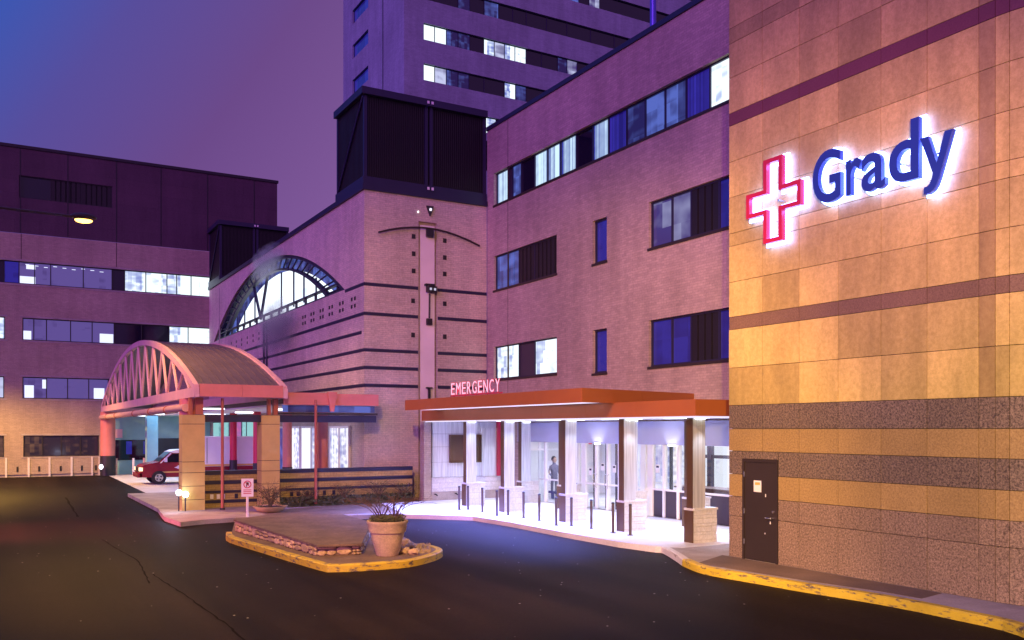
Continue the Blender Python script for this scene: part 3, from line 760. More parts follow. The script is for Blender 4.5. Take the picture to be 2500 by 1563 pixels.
# end wall under the canopy
ew = thing('silver_panel_wall', 'silver metal panel wall on white stone base at the far end of the entrance', 'wall', (17.5,34.3,B0))
YE = 34.2
xa = [15.88,16.6,17.35,18.1,18.85,XB-.03]
for i in range(5):
    for z0, z1 in ((1.12,1.75),(1.75,2.4),(2.4,2.95),(2.95,3.46)):
        bpart('panel', (xa[i]+.005,xa[i+1]-.005,YE,YE+.06,z0+.005,z1-.005), M['steel'], ew)
part('core', MB().box(15.86,XB-.02,YE+.062,YE+.25,B0,3.47), M['plate'], ew)
part('stone_base', MB().box(15.80,XB-.05,YE-.12,YE-.002,.52,1.08).box(15.78,XB-.05,YE-.14,YE-.002,1.08,1.115), M['stone_white'], ew)
part('plinth', MB().box(15.8,XB-.05,YE-.10,YE-.002,.156,.515), M['concrete'], ew)
wx = [onY(980+x/3.024, YE)[0] for x in (352,583,592,698,706)]
window(ew,'Y',YE-.08,[wx[0],wx[1]],1.72,2.92,['gbrown'],.08,.05,M['bronze'])
part('shutter', MB().box(wx[2],wx[3],YE-.05,YE-.003,1.12,3.2), M['steel'], ew)
part('red_post', MB().box(wx[3]+.01,wx[4]+.1,YE-.2,YE-.01,1.12,3.46), M['crimson'], ew)
for x in (15.95,16.9): part('hose_tap', MB().tube([(x,YE-.1,.42),(x,YE-.22,.42),(x+.05,YE-.26,.36)], .03), M['black'], ew)
tag(part('brown_pier', MB().box(15.45,15.78,YE-.1,YE+.3,.15,3.48).box(15.42,15.82,YE-.13,YE+.3,.15,.4), M['brick_tan']), 'tan pier between the brick tower and the silver panel wall', 'pier')

# sign on the canopy
es = thing('canopy_sign', 'red neon EMERGENCY letters standing on the front edge of the canopy', 'sign', (14.4,27.5,4.3))
ya, yb = onX(1102,14.4)[0], onX(1224,14.4)[0]
word = 'EMERGENCY'; wts = [1,1.25,1,1.05,1.1,1,1.1,1.05,1.05]; tot = sum(wts); u = ya
for ch, w_ in zip(word, wts):
    du = (yb-ya)*w_/tot
    L_ = letter('letter', ch, .022, u+du*.10, u+du*.90, 4.38, 4.84, 14.372, 14.385, M['neon'], es)
    letter('edge_tube', ch, -.004, u+du*.14, u+du*.86, 4.40, 4.82, 14.360, 14.370, M['neonpink'], L_)
    u += du
part('rail', MB().box(14.38,14.42,yb-.05,ya+.05,4.335,4.375), M['crimson'], es)
for k in range(5): part('stand', MB().box(14.385,14.415,yb+(ya-yb)*(k+.1)/4.4,yb+(ya-yb)*(k+.1)/4.4+.03,4.30,4.335), M['crimson'], es)

# bollards
bx = [(427,1105),(492,1103),(598,1122),(705,1150),(788,1146),(902,1166),(1018,1187),(1143,1222),(1255,1224),(1402,1246),(1562,1276),(1690,1293)]
first = None
names = ['first slim bollard from the silver panel wall, left of the farthest front column','slim bollard just right of the farthest front column','slim bollard alone between the two farthest front columns','slim bollard hugging the left side of the second farthest front column','slim bollard just right of the second farthest front column',
 'slim bollard right of the second farthest pedestal','slim bollard alone in front of the open lobby door','slim bollard left of the middle column pedestal','slim bollard right of the middle column edge','slim bollard alone between the middle column and the next one nearer','slim bollard left of the second nearest column','slim bollard right of the second nearest column, closest to the kerb']
for i, (x, y) in enumerate(bx):
    gx, gy = gnd(980+x/3.024, 880+y/3.024, .15)
    if i == 0:
        o = thing('bollard', '', 'bollard', (gx,gy,.156), 'slim bollards along the entrance kerb')
        part('post', MB().tube([(gx,gy,.17),(gx,gy,1.0)], .043, 10), M['bolmet'], o, True)
        part('cap', MB().lathe(gx,gy,[(.048,1.0),(.05,1.02),(.03,1.045)],10), M['black'], o, True)
        part('base_plate', MB().lathe(gx,gy,[(.09,.157),(.09,.168)],12), M['black'], o)
        first = o
    else:
        o = copy_tree(first); o.location = (gx,gy,.156)
    o['label'] = names[i]

# ------------------------------------------------------------------ wing with arched window and striped tower
XW, YW = 13.55, 36.05
wg = thing('striped_brick_wing', 'pale brick corner building with dark stripes and a big arched window', 'building', (XW,YW,B0))
AY0, AY1, AZ, RISE = 38.5, 66.4, 9.42, 3.5
ac, ah = (AY0+AY1)/2, (AY1-AY0)/2
def arcz(y, k=1.0):
    rr = RISE*k; hh = ah*k; Rad = (hh*hh+rr*rr)/(2*rr); d = y-ac
    if abs(d) >= hh: return AZ
    return AZ + math.sqrt(max(Rad*Rad-d*d,0)) - (Rad-rr)
ZT = 13.35
m = MB(); N = 48; YEND = 68.0
def q4(a, b, c_, d): m.add([a,b,c_,d], [(0,1,2,3)])
q4((XW,YW,B0),(XW,YEND,B0),(XW,YEND,AZ),(XW,YW,AZ))
q4((XW,YW,AZ),(XW,AY0,AZ),(XW,AY0,ZT),(XW,YW,ZT)); q4((XW,AY1,AZ),(XW,YEND,AZ),(XW,YEND,ZT),(XW,AY1,ZT))
for i in range(N):
    a, b = AY0+(AY1-AY0)*i/N, AY0+(AY1-AY0)*(i+1)/N
    q4((XW,a,arcz(a)),(XW,b,arcz(b)),(XW,b,ZT),(XW,a,ZT))
    q4((XW,a,arcz(a)),(XW,b,arcz(b)),(XW+1.1,b,arcz(b)),(XW+1.1,a,arcz(a)))
q4((XW,AY0,AZ),(XW,AY1,AZ),(XW+1.1,AY1,AZ),(XW+1.1,AY0,AZ))
m.box(XW+1.1, XB-.02, YW+.2, YEND, B0, ZT)
# the face towards the street, with the recess of the pilaster
PX0, PX1 = onY(1022,YW)[0], onY(1067,YW)[0]
for a, b, c_, d in ((XW,PX0,B0,ZT),(PX1,XB-.03,B0,ZT),(PX0,PX1,12.3,ZT)):
    q4((a,YW,c_),(b,YW,c_),(b,YW,d),(a,YW,d))
for x in (PX0,PX1): q4((x,YW,B0),(x,YW+.2,B0),(x,YW+.2,12.3),(x,YW,12.3))
q4((PX0,YW,12.3),(PX1,YW,12.3),(PX1,YW+.2,12.3),(PX0,YW+.2,12.3))
m.box(XW+.001,XW+1.09,YW+.001,YW+.2,ZT-.02,ZT-.001)
part('wall', m, M['brick_pale'], wg)
part('pilaster', MB().box(PX0+.1,PX1-.1,YW+.05,YW+.19,B0,12.15), pbr('pilaster_concrete',(.74,.66,.68),.7,var=.12,scale=.5), wg)
BZ = [9.34, 8.08, 6.53, 5.78, 5.02]
for z in BZ:
    bpart('stripe', (XW-.012, PX0-.03, YW-.014, YW+.05, z-.07, z+.07), M['navy'], wg)
    bpart('stripe', (PX1+.03, XB-.04, YW-.014, YW+.05, z-.07, z+.07), M['navy'], wg)
bpart('stripe', (XW-.014,XW+.05,YW+.05,AY0-.05,BZ[0]-.07,BZ[0]+.07), M['navy'], wg)
for z in BZ[1:]+[7.3]:
    bpart('stripe', (XW-.014,XW+.05,YW+.05 if z != 7.3 else YW+.3,YEND-.1,z-.07,z+.07), M['navy'], wg)
bpart('stripe', (XW-.014,XW+.05,YW+.05,YEND-.1,4.2,4.34), M['navy'], wg)
bpart('coping', (XW-.10,XW+.4,YW-.1,YEND,ZT,ZT+.22), M['navy'], wg)
bpart('coping', (XW+.41,XB-.04,YW-.1,YW+.5,ZT,ZT+.22), M['navy'], wg)
bpart('wall_edge', (XW-.02,XW+.02,YEND-3.6,YEND-3.45,AZ-1.6,ZT-.3), M['concrete'], wg)
# arched window
aw = MB()
def arcpts(k, x, n=40, off=0):
    hh = ah*k
    return [(x, ac-hh+2*hh*i/n, arcz(ac-hh+2*hh*i/n, k)+off) for i in range(n+1)]
XG = XW+.75
def arcband(mb, k0, k1, x0, x1):
    A, B_ = arcpts(k0, x0), arcpts(k1, x0); A2, B2 = arcpts(k0, x1), arcpts(k1, x1); n = len(A); b0 = len(mb.v)
    mb.v += A+B_+A2+B2
    for i in range(n-1):
        mb.f += [(b0+i,b0+i+1,b0+n+i+1,b0+n+i),(b0+2*n+i,b0+3*n+i,b0+3*n+i+1,b0+2*n+i+1),(b0+i,b0+2*n+i,b0+2*n+i+1,b0+i+1),(b0+n+i,b0+n+i+1,b0+3*n+i+1,b0+3*n+i)]
arcband(aw, .995, .955, XW+.12, XW+.35); arcband(aw, .82, .79, XW+.12, XW+.35)
aw.box(XW+.10,XW+.36,AY0+.1,AY1-.1,AZ+.0,AZ+.12).box(XW+.10,XW+.3,AY0+1,AY1-1,AZ+.42,AZ+.50)
win = part('arched_window', aw, M['navy'], wg)
for i in range(27):
    t = -.97+1.94*i/26; y1 = ac+ah*.97*t; y0 = ac+ah*.80*t
    part('strut', MB().tube([(XW+.2,y0,arcz(y0,.805)),(XW+.2,y1,arcz(y1,.97))], .05, 4), M['navy'], win)
for i in range(16):
    y = AY0+1.5+i*(AY1-AY0-3)/15
    part('sill_strut', MB().box(XW+.14,XW+.26,y-.05,y+.05,AZ+.12,AZ+.42), M['navy'], win)
for px in (560,585,600,625,690,720,745,775):
    y = onX(px, XG)[0]
    if arcz(y,.8) > AZ+.6: part('mullion', MB().box(XG-.1,XG-.03,y-.05,y+.05,AZ+.5,arcz(y,.8)), M['navy'], win)
yv = onX(655,XG)[0]
for s in (-1,1): part('brace', MB().tube([(XW+.3,yv,AZ+.4),(XW+.3,yv+s*1.6,arcz(yv+s*1.6,.8))], .09, 6), M['navy'], win)
gp = arcpts(.80, XG); gm = MB(); gm.v = gp; gm.f = [tuple(range(len(gp)))]
part('glazing', gm, M['litArch'], win)
gm = MB(); A, B_ = arcpts(.80, XG+.01), arcpts(1.0, XG+.01); gm.v = A+B_; nA = len(A)
gm.f = [(i,i+1,nA+i+1,nA+i) for i in range(nA-1)]
part('ring_glazing', gm, M['litC'], win)
# tower face fittings
def c4(x, y): 
    px, py2 = 500+x/2.908, 440+y/2.908; X, D = onY(px, YW); return X, zat(py2, D)
for x, y in ((1482,400),(1482,523),(1482,645),(1478,857),(1478,1100),(1703,430),(1703,550),(1703,667),(1703,878),(1703,1112)):
    X, z = c4(x, y); bpart('square_tile', (X-.085,X+.085,YW-.02,YW+.05,z-.1,z+.1), M['black'], wg)
pts = []
for x, y in ((1225,375),(1300,357),(1380,345),(1460,340),(1540,342),(1620,352),(1700,370),(1780,397),(1860,430),(1940,470)):
    X, z = c4(x, y); pts.append((X, YW-.14, z))
part('arc_bracket', MB().tube(pts, .045, 8), M['dark_metal'], wg, True)
X, z = c4(1592,375); bpart('bracket_box', (X-.16,X+.16,YW-.16,YW-.01,z-.2,z+.2), M['black'], wg)
X, z = c4(1595,218); part('triangle_lamp', MB().extr('Y', [(X-.17,z+.2),(X+.17,z+.2),(X,z-.24)], YW-.1, YW-.005), M['black'], wg)
part('lamp_lens', MB().lathe(X,YW-.13,[(.05,z-.02),(.06,z+.03),(.05,z+.08)],8), emis('lens_dim',(.9,.8,1),1.5), wg)
X, z = c4(1512,226); part('lamp_lens', MB().lathe(X,YW-.05,[(.03,z-.03),(.03,z+.03)],8), emis('lens_dim2',(1,.9,1),3), wg)
X, z = c4(1592,772); X2, z2 = c4(1590,1005)
fl = part('twin_floodlight', MB().box(X-.17,X+.02,YW-.34,YW-.04,z-.17,z+.13).box(X+.05,X+.24,YW-.30,YW-.04,z-.19,z+.08).box(X-.24,X+.2,YW-.2,YW-.02,z+.10,z+.2), M['black'], wg)
for dx in (-.07,.15): part('lens', MB().box(X+dx-.05,X+dx+.05,YW-.352 if dx<0 else YW-.312,YW-.32 if dx<0 else YW-.28,z-.1,z+.0), emis('lens_%d'%(dx*100),(.8,.75,1),.7), fl)
part('lamp_rod', MB().tube([(X,YW-.06,z-.2),(X2,YW-.06,z2+.15)], .04, 8).box(X2-.12,X2+.12,YW-.12,YW+.02,z2-.15,z2+.13), M['black'], wg)
X, z = c4(1590,1475); part('pipe_bracket', MB().box(X-.14,X+.14,YW-.1,YW+.02,z-.03,z+.03).box(X-.04,X+.04,YW-.1,YW+.02,4.3,z-.03), M['black'], wg)
# vents below the arch
vn = 0
for x0, z in ((1055,8.86),(970,8.86),(895,8.86),(830,8.86),(765,8.86),(705,8.86),(482,8.86),(385,8.86),(343,8.86),(302,8.86),(262,8.86),(224,8.86),(190,8.86)):
    y, D = onX(500+x0/2.908, XW)
    for dz in (.13,-.19):
        for s in (-.2,.2) if x0 > 600 else (0,):
            bpart('vent', (XW-.012,XW+.03,y+s-.10,y+s+.10,z+dz-.09-.12,z+dz+.07-.12), M['black'], wg)
for px in (645,652): 
    y = onX(px,XW-.05)[0]; part('downpipe', MB().tube([(XW-.08,y,4.6),(XW-.08,y,9.3)], .05, 8), M['navy'], wg)
# lit fronts at ground level in the ambulance bay
for (a, b, mt, nm) in ((735,760,'litDoor','glazed_door'),(760,776,'litDoor','glazed_door'),(804,828,'litDoor','glazed_door'),(828,852,'litDoor','glazed_door'),
                       (640,668,'litPink','lit_panel'),(672,700,'litC','lit_panel'),(700,732,'litDoor','glazed_door')):
    y0, y1 = onX(b, XW-.1)[0], onX(a, XW-.1)[0]
    w_ = part(nm, MB().box(XW-.12,XW-.02,y0,y0+.08,.16,3.3).box(XW-.12,XW-.02,y1-.08,y1,.16,3.3).box(XW-.12,XW-.02,y0+.08,y1-.08,3.2,3.3), M['white'], wg)
    bpart('pane', (XW-.08,XW-.04,y0+.08,y1-.08,.18,3.2), M[mt], w_)
for (a, b, mt) in ((520,545,'litTeal'),(545,560,'litTeal'),(560,590,'litPink'),(590,602,'litTeal'),(602,622,'litTeal'),(622,638,'litPink')):
    y0, y1 = onX(b, XW-.1)[0], onX(a, XW-.1)[0]
    w_ = part('bay_window', MB().box(XW-.10,XW-.02,y0,y0+.15,.16,3.75).box(XW-.10,XW-.02,y0+.15,y1,3.6,3.75), M['navy'], wg)
    bpart('pane', (XW-.08,XW-.04,y0+.15,y1,.18,3.6), M[mt], w_)

# louvred cooling enclosures on the roof
def enclosure(x0, x1, y0, y1, z0, z1, label):
    t = thing('louvred_enclosure', label, 'cooling enclosure', ((x0+x1)/2,(y0+y1)/2,z0), 'dark cooling enclosures on the brick wing')
    xm = (x0+x1)/2
    f = MB()
    for x in (x0, xm-.12, xm+.12, x1-.14): f.box(x, x+.14, y0, y0+.14, z0, z1)
    f.box(x0,x0+.14,y1-.14,y1,z0,z1)
    part('post', f, M['navy'], t)
    part('top_rail', MB().box(x0-.15,x1,y0-.15,y0+.1,z1,z1+.3).box(x0-.15,x0+.1,y0+.1,y1,z1,z1+.3), M['navy'], t)
    part('bottom_rail', MB().box(x0-.06,x1,y0-.06,y0+.1,z0,z0+.35).box(x0-.06,x0+.1,y0+.1,y1,z0,z0+.35), M['navy'], t)
    pl = MB()
    k = int((x1-x0)/.10)
    for i in range(k):
        xx = x0+.1+i*(x1-x0-.2)/k; pl.box(xx, xx+.045, y0+.05, y0+.09, z0+.35, z1)
    pl.box(x0+.1,x1-.02,y0+.10,y0+.14,z0+.3,z1)
    kk = int((y1-y0)/.16)
    for i in range(kk):
        yy = y0+.1+i*(y1-y0-.2)/kk; pl.box(x0+.04,x0+.08,yy,yy+.07,z0+.35,z1)
    pl.box(x0+.09,x0+.13,y0+.15,y1,z0+.3,z1)
    part('louvre_panel', pl, M['louvre'], t)
    part('brace', MB().tube([(x0-.01,y0+.1,z1),(x0-.01,y1-.1,z0+.3)], .05, 6), M['navy'], t)
    part('roof_sheet', MB().box(x0+.14,x1,y0+.14,y1,z1-.2,z1-.05), M['black'], t)
    for z in (z0+.18, z1+.14):
        for dx in (-.1,.1): bpart('light_plate', (xm+.07+dx-.05,xm+.07+dx+.05,y0-.18,y0-.155,z-.06,z+.06), M['white'], t)  # pairs of small white lights, drawn as white painted plates
    return t
enclosure(XW+.0, XB-.05, YW, 39.6, ZT+.22, 17.4, 'large dark louvred enclosure on top of the striped brick corner tower')
enclosure(XW+.0, 18.4, 64.4, 68.0, ZT+.22, 17.5, 'smaller looking dark louvred enclosure at the far end above the arched window roof')

# ------------------------------------------------------------------ high rise behind
XH, YH = 33.2, 77.8
hr = thing('high_rise', 'tall grey violet tower block with ribbon windows, some brightly lit, behind the brick building', 'building', (XH,YH,0))
c5x = lambda x: 800+x/2.419
def Xh(x): return onY(c5x(x), YH)[0]
hb = [32.5, 36.4, 40.25, 44.1, 48.0, 51.9]; hh_ = 1.6
rowsH = {
 44.1: [(470,775,'gdark'),(775,845,'litC'),(845,930,'gdark'),(930,1015,'litC'),(1015,1100,'gdark'),(1100,1180,'gdark'),(1180,1300,'gdark'),(1300,1420,'gdark'),(1420,1560,'gdark'),(1560,1700,'gdark'),(1700,2300,'gdark')],
 40.25:[(568,637,'litA'),(637,706,'litA'),(706,776,'litC'),(776,845,'litC'),(845,928,'gdark'),(928,990,'litA'),(990,1050,'litD'),(1050,1112,'litA'),(1112,1177,'litA'),(1177,1270,'gdark'),(1270,1365,'gdark'),(1365,1420,'litC'),(1420,1480,'litD'),(1480,1700,'gdark'),(1700,2300,'gdark')],
 36.4: [(568,637,'litA'),(637,706,'litD'),(706,776,'litC'),(776,840,'litC'),(840,930,'gdark'),(930,1050,'gdark'),(1050,1115,'litA'),(1115,1178,'litC'),(1178,1500,'gdark'),(1500,2300,'gdark')],
 32.5: [(568,900,'gdark'),(900,1000,'litA'),(1000,1300,'gdark')],
 48.0: [(470,900,'gdark'),(1200,1420,'gdark'),(1420,1490,'litC'),(1490,1550,'gdark'),(1550,1612,'litD'),(1612,2300,'gdark')],
 51.9: [(470,2300,'gdark')],
}
hol = [(Xh(v[0][0]), Xh(v[-1][1]), z, z+hh_) for z, v in rowsH.items()]
hm_ = MB(); holed(hm_, 'Y', YH, XH, 110, 0, 60, hol, .4)
Yw0, Yw1 = onX(899,XH)[0], onX(860,XH)[0]
lz = [31.7,35.45,39.2,42.95,46.7,50.4]
holed(hm_, 'X', XH, YH, 94.8, 0, 60, [(Yw0,Yw1,z,z+1.5) for z in lz], .4)
hm_.box(XH+.4,110,YH+.45,94.8,59.5,60)
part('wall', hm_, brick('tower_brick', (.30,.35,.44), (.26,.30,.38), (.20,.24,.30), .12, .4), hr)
for z, v in rowsH.items():
    if any(v[i][1] != v[i+1][0] for i in range(len(v)-1)):
        vv = [v[0]]
        for s_ in v[1:]:
            if s_[0] != vv[-1][1]: vv.append((vv[-1][1], s_[0], 'gdark'))
            vv.append(s_)
        v = vv
    window(hr,'Y',YH,[Xh(v[0][0])]+[Xh(s_[1]) for s_ in v],z,z+hh_,[s_[2] for s_ in v],.3,.07)
for z in lz: window(hr,'X',XH,[Yw0,Yw1],z,z+1.5,['gblue'],.3,.07)
yj = onX(935,XH)[0]; part('joint_strip', MB().box(XH-.03,XH+.02,yj-.08,yj+.08,0,59.9), M['plate'], hr)

# ------------------------------------------------------------------ left building
YL = 68.0
lb = thing('ward_building', 'low brick hospital block with ribbon windows and a dark windowless top storey on the left', 'building', (0,YL,0))
s1 = 1.0339
def XL(d): return onY(d*s1, YL)[0]
XL0, XL1 = -30.0, 40.0
def row(z0, z1, groups):
    out = []
    for gset in groups:
        c_ = [XL(gset[0][0])]+[XL(s_[1]) for s_ in gset]; out.append((c_, z0, z1, [s_[2] for s_ in gset]))
    return out
R1 = row(12.86,14.36,[[(-150,-60,'gdark'),(-60,10,'gdark'),(10,45,'gblue'),(45,82,'litF'),(82,120,'litF'),(120,197,'litF'),(197,265,'litF'),(265,295,'gdark'),(295,345,'litA'),(345,395,'litA'),(395,418,'litA'),(418,452,'litA'),(452,498,'litA')]])
R2 = row(9.11,10.6,[[(-120,-50,'litC'),(-50,12,'litA')],[(53,80,'litF'),(80,110,'litF'),(110,167,'litF'),(167,218,'litF'),(218,270,'litF'),(270,335,'gdark'),(335,400,'gdark'),(400,445,'litA'),(445,498,'litA')]])
R3 = row(5.2,6.65,[[(-120,-50,'litC'),(-50,10,'litD')],[(53,110,'litF'),(110,160,'litF'),(160,210,'litF'),(210,256,'litF'),(256,330,'gdark')]])
R4 = row(1.3,2.72,[[(-120,-50,'brownRefl'),(-50,10,'brownRefl')],[(55,100,'brownRefl'),(100,145,'brownRefl'),(145,190,'brownRefl'),(190,234,'brownRefl')]])
allw = R1+R2+R3+R4
hs = [(min(w_[0]),max(w_[0]),w_[1],w_[2]) for w_ in allw]
lm = MB(); holed(lm,'Y',YL,XL0,13.9,0,16.2,hs,.35)
part('wall', lm, M['brick_tan'], lb)
for c_, z0, z1, ms in allw:
    window(lb,'Y',YL,c_,z0,z1,ms,.22,.06,M['black'])
    bpart('surround', (min(c_)-.14,max(c_)+.14,YL-.03,YL+.1,z0-.12,z0-.003), M['concrete'], lb)
    bpart('surround', (min(c_)-.14,max(c_)+.14,YL-.03,YL+.1,z1+.003,z1+.12), M['concrete'], lb)
for d0, d1, z0, z1 in ((47,84,12.92,13.4),(62,84,13.9,14.2),(54,74,9.16,9.75),(236,268,9.16,9.8),(58,80,5.26,6.1),(222,247,5.26,6.0),(100,110,5.9,6.5)):
    bpart('bright_doorway', (XL(d0),XL(d1),YL+.155,YL+.168,z0,z1), M['litG'], lb)
for i in range(9):
    d = 60+i*22; bpart('ceiling_light', (XL(d),XL(d+9),YL+.158,YL+.168,14.18-(i%3)*.05,14.22-(i%3)*.05), M['litG'], lb)
tx = [XL(45),XL(120),XL(192),XL(265)]
XTR = onY(677, YL-.05)[0]
tm = MB(); holed(tm,'Y',YL-.02,XL0,XTR,16.22,21.9,[(tx[0],tx[-1],18.6,20.1)],.3)
tm.add([(XTR,YL-.02,16.22),(XTR,YL+25,16.22),(XTR,YL+25,21.9),(XTR,YL-.02,21.9)],[(0,1,2,3)])
tm.add([(XL0,YL-.02,21.9),(XTR,YL-.02,21.9),(XTR,YL+25,21.9),(XL0,YL+25,21.9)],[(0,1,2,3)])
part('top_storey', tm, M['plum'], lb)
window(lb,'Y',YL-.02,tx,18.6,20.1,['gdark','louvre','louvre'],.2,.06,M['black'])
part('roof_edge', MB().box(XL0,XTR+.08,YL-.1,YL+.1,21.905,22.1), M['black'], lb)
for d in (48,160,275,380,490,600):
    x = XL(d); bpart('panel_joint', (x-.03,x+.03,YL-.032,YL-.018,16.24,21.88), M['black'], lb)
for d in (50,275): 
    x = XL(d); bpart('brick_joint', (x-.02,x+.02,YL-.006,YL+.02,14.5,16.2), M['joint'], lb)
part('base_sidewalk', MB().box(XL0,6.2,YL-1.2,YL-.01,.0,.16), M['concrete'], lb)
# low screen fence in front of it
fz = thing('low_fence', 'low pale board fence with posts below the dark windows of the ward building', 'fence', (0,66.9,0))
YF = 66.7
fd = [-60,-15,40/2.7/1.0339*1,70,122,175,227,243]
fxs = [onY(x,YF)[0] for x in (-70,-30,15,70,121,175,225,243)]
for a, b in zip(fxs, fxs[1:]):
    bpart('panel', (a+.05,b-.05,YF+.02,YF+.08,.18,1.18), M['gable'] if False else M['brick_tan'], fz)
    part('recess_light', MB().box((a+b)/2-.06,(a+b)/2+.06,YF-.0,YF+.03,.35,.7), M['black'], fz)
for x in fxs: bpart('post', (x-.06,x+.06,YF-.03,YF+.1,.01,1.28), M['concrete_pale'], fz)

# ------------------------------------------------------------------ ambulance bay canopy (barrel roof)
bc = thing('arched_canopy', 'pink steel barrel roofed canopy with open truss gable over the ambulance bay', 'canopy', (7.9,34.5,0))
XA0, XA1 = 6.25, 9.55; BY0, BY1 = 33.8, 66.8; EZ = 4.68; AR = 2.85
bcn, bh = (BY0+BY1)/2, (BY1-BY0)/2; RB = (bh*bh+AR*AR)/(2*AR)
def bz(y, off=0): return EZ+math.sqrt(max(RB*RB-(y-bcn)**2,0))-(RB-AR)+off
ys = [BY0+(BY1-BY0)*i/48 for i in range(49)]
m = MB()
for i in range(48):
    a, b = ys[i], ys[i+1]
    m.add([(XA0+.1,a,bz(a)),(XA1-.1,a,bz(a)),(XA1-.1,b,bz(b)),(XA0+.1,b,bz(b)),(XA0+.1,a,bz(a)-.08),(XA1-.1,a,bz(a)-.08),(XA1-.1,b,bz(b)-.08),(XA0+.1,b,bz(b)-.08)],[(0,1,2,3),(7,6,5,4)])
part('barrel_roof', m, M['rooftin'], bc, True)
def arcbar(x0, x1, z0, z1, mat, name):
    mm = MB()
    for i in range(48):
        a, b = ys[i], ys[i+1]
        P = [(x,y,bz(y)+z) for y in (a,b) for x in (x0,x1) for z in (z0,z1)]
        mm.add(P, [(0,2,3,1),(4,5,7,6),(0,4,6,2),(1,3,7,5),(0,1,5,4),(2,6,7,3)])
    return part(name, mm, mat, bc)
for k in range(9): arcbar(XA0+.35+k*.32, XA0+.38+k*.32, 0, .055, M['rooftin'], 'roof_seam')
arcbar(XA0-.06, XA0+.12, -.16, .09, M['gable'], 'gable_arch'); arcbar(XA1-.12, XA1+.06, -.12, .09, M['gable'], 'gable_arch')
part('bottom_chord', MB().box(XA0-.07,XA0+.12,BY0-.1,BY1,4.32,4.68), M['gable'], bc)
part('bottom_chord', MB().box(XA1-.12,XA1+.06,BY0-.1,BY1,4.32,4.68), M['gable'], bc)
NV = 13
for i in range(NV):
    yb_ = BY0+(BY1-BY0)*(i+.5)/NV
    for s in (-1, 1):
        yt = yb_+s*(BY1-BY0)/NV*.5
        zt = bz(min(max(yt,BY0+.3),BY1-.3))-.1
        if zt < 4.85: continue
        part('truss_strut', MB().tube([(XA0+.03,yb_,4.66),(XA0+.03,yt,zt)], .062, 6), M['gable'], bc)
for a, b in ((XA0+.13,(XA0+XA1)/2),((XA0+XA1)/2,XA1-.13)):
    part('eave_panel', MB().extr('X', [(BY0-.12,4.34),(BY0-.05,4.34),(BY0-.05,4.80),(BY0-.12,4.80)], a+.005, b-.005), M['pinksteel'], bc)
part('header_beam', MB().box(XA0+.1,XW-.02,34.6,34.8,3.42,3.70), M['navy'], bc)
part('clerestory_beam', MB().box(XA1-.1,XW-.02,34.45,34.75,3.72,3.80), M['dark_metal'], bc)
part('gutter_pipe', MB().tube([(XA0-.12,35.0,3.95),(XA0-.12,66.2,3.95)], .15, 14), M['pipe'], bc, True)
for y in (39,43.5,49,57,62): part('pipe_collar', MB().tube([(XA0-.12,y,3.95),(XA0-.12,y+.25,3.95)], .17, 14), M['rust'], bc, True)
# flat roof link to the tower
part('link_fascia', MB().box(XA1+.08,11.5,34.35,34.45,4.1,4.58), M['pinksteel'], bc)
part('link_fascia', MB().box(11.51,XW-.02,34.35,34.45,4.1,4.56), M['pinksteel'], bc)
part('fascia_bracket', MB().extr('Y',[(11.35,4.62),(11.75,4.62),(11.62,3.85),(11.48,3.85)],34.25,34.34), M['pinksteel'], bc)
part('link_roof', MB().box(XA1+.07,XW-.02,34.46,67.5,4.15,4.5), M['plate'], bc)
part('ceiling', MB().box(XA1+.07,XW-.02,34.6,67.5,4.08,4.14), M['soffit'], bc)
part('clerestory', MB().box(XA1+.1,XW-.1,34.58,34.62,3.82,4.08), M['litC'], bc)
# tan porch pillars
for x0, x1 in ((5.92,6.72),(8.82,9.52)):
    m = MB()
    lv = [.15,.55,1.05,1.55,1.95,3.35,3.70]
    for a, b in zip(lv, lv[1:]): m.box(x0,x1,34.5,35.2,a,b-.02)
    p_ = part('pillar', m, pbr('pillar_tan',(.56,.41,.13),.7,var=.15,scale=1.5,grain=.06), bc)
    part('joint_core', MB().box(x0+.014,x1-.014,34.514,35.186,.15,3.67), M['joint'], p_)
    part('pillar_stub', MB().box(x0+.25,x0+.37,34.55,34.75,3.70,4.33).box(x0+.48,x1-.05,34.55,34.8,3.70,4.33), M['rust'], p_)
for x, y, r_ in ((6.35,35.75,.33),(6.55,66.2,.47),(12.0,36.9,.23),(12.0,42.2,.22),(12.0,47.9,.2),(12.0,53.4,.2)):
    c_ = part('round_column', MB().tube([(x,y,1.35),(x,y,4.3)], r_, 20), M['pinksteel'] if x < 7 else M['crimson'] if y > 47 else M['pinksteel'], bc, True)
    part('column_base', MB().tube([(x,y,.01),(x,y,1.35)], r_+.02, 20), M['black'], c_, True)
for px in (543, 771):
    X = onY(px, 34.2)[0]; part('slim_post', MB().tube([(X,34.2,.22),(X,34.2,4.3)], .055, 10), M['rust'], bc, True)
    part('post_foot', MB().tube([(X,34.2,.15),(X,34.2,.22)], .09, 10), M['black'], bc)
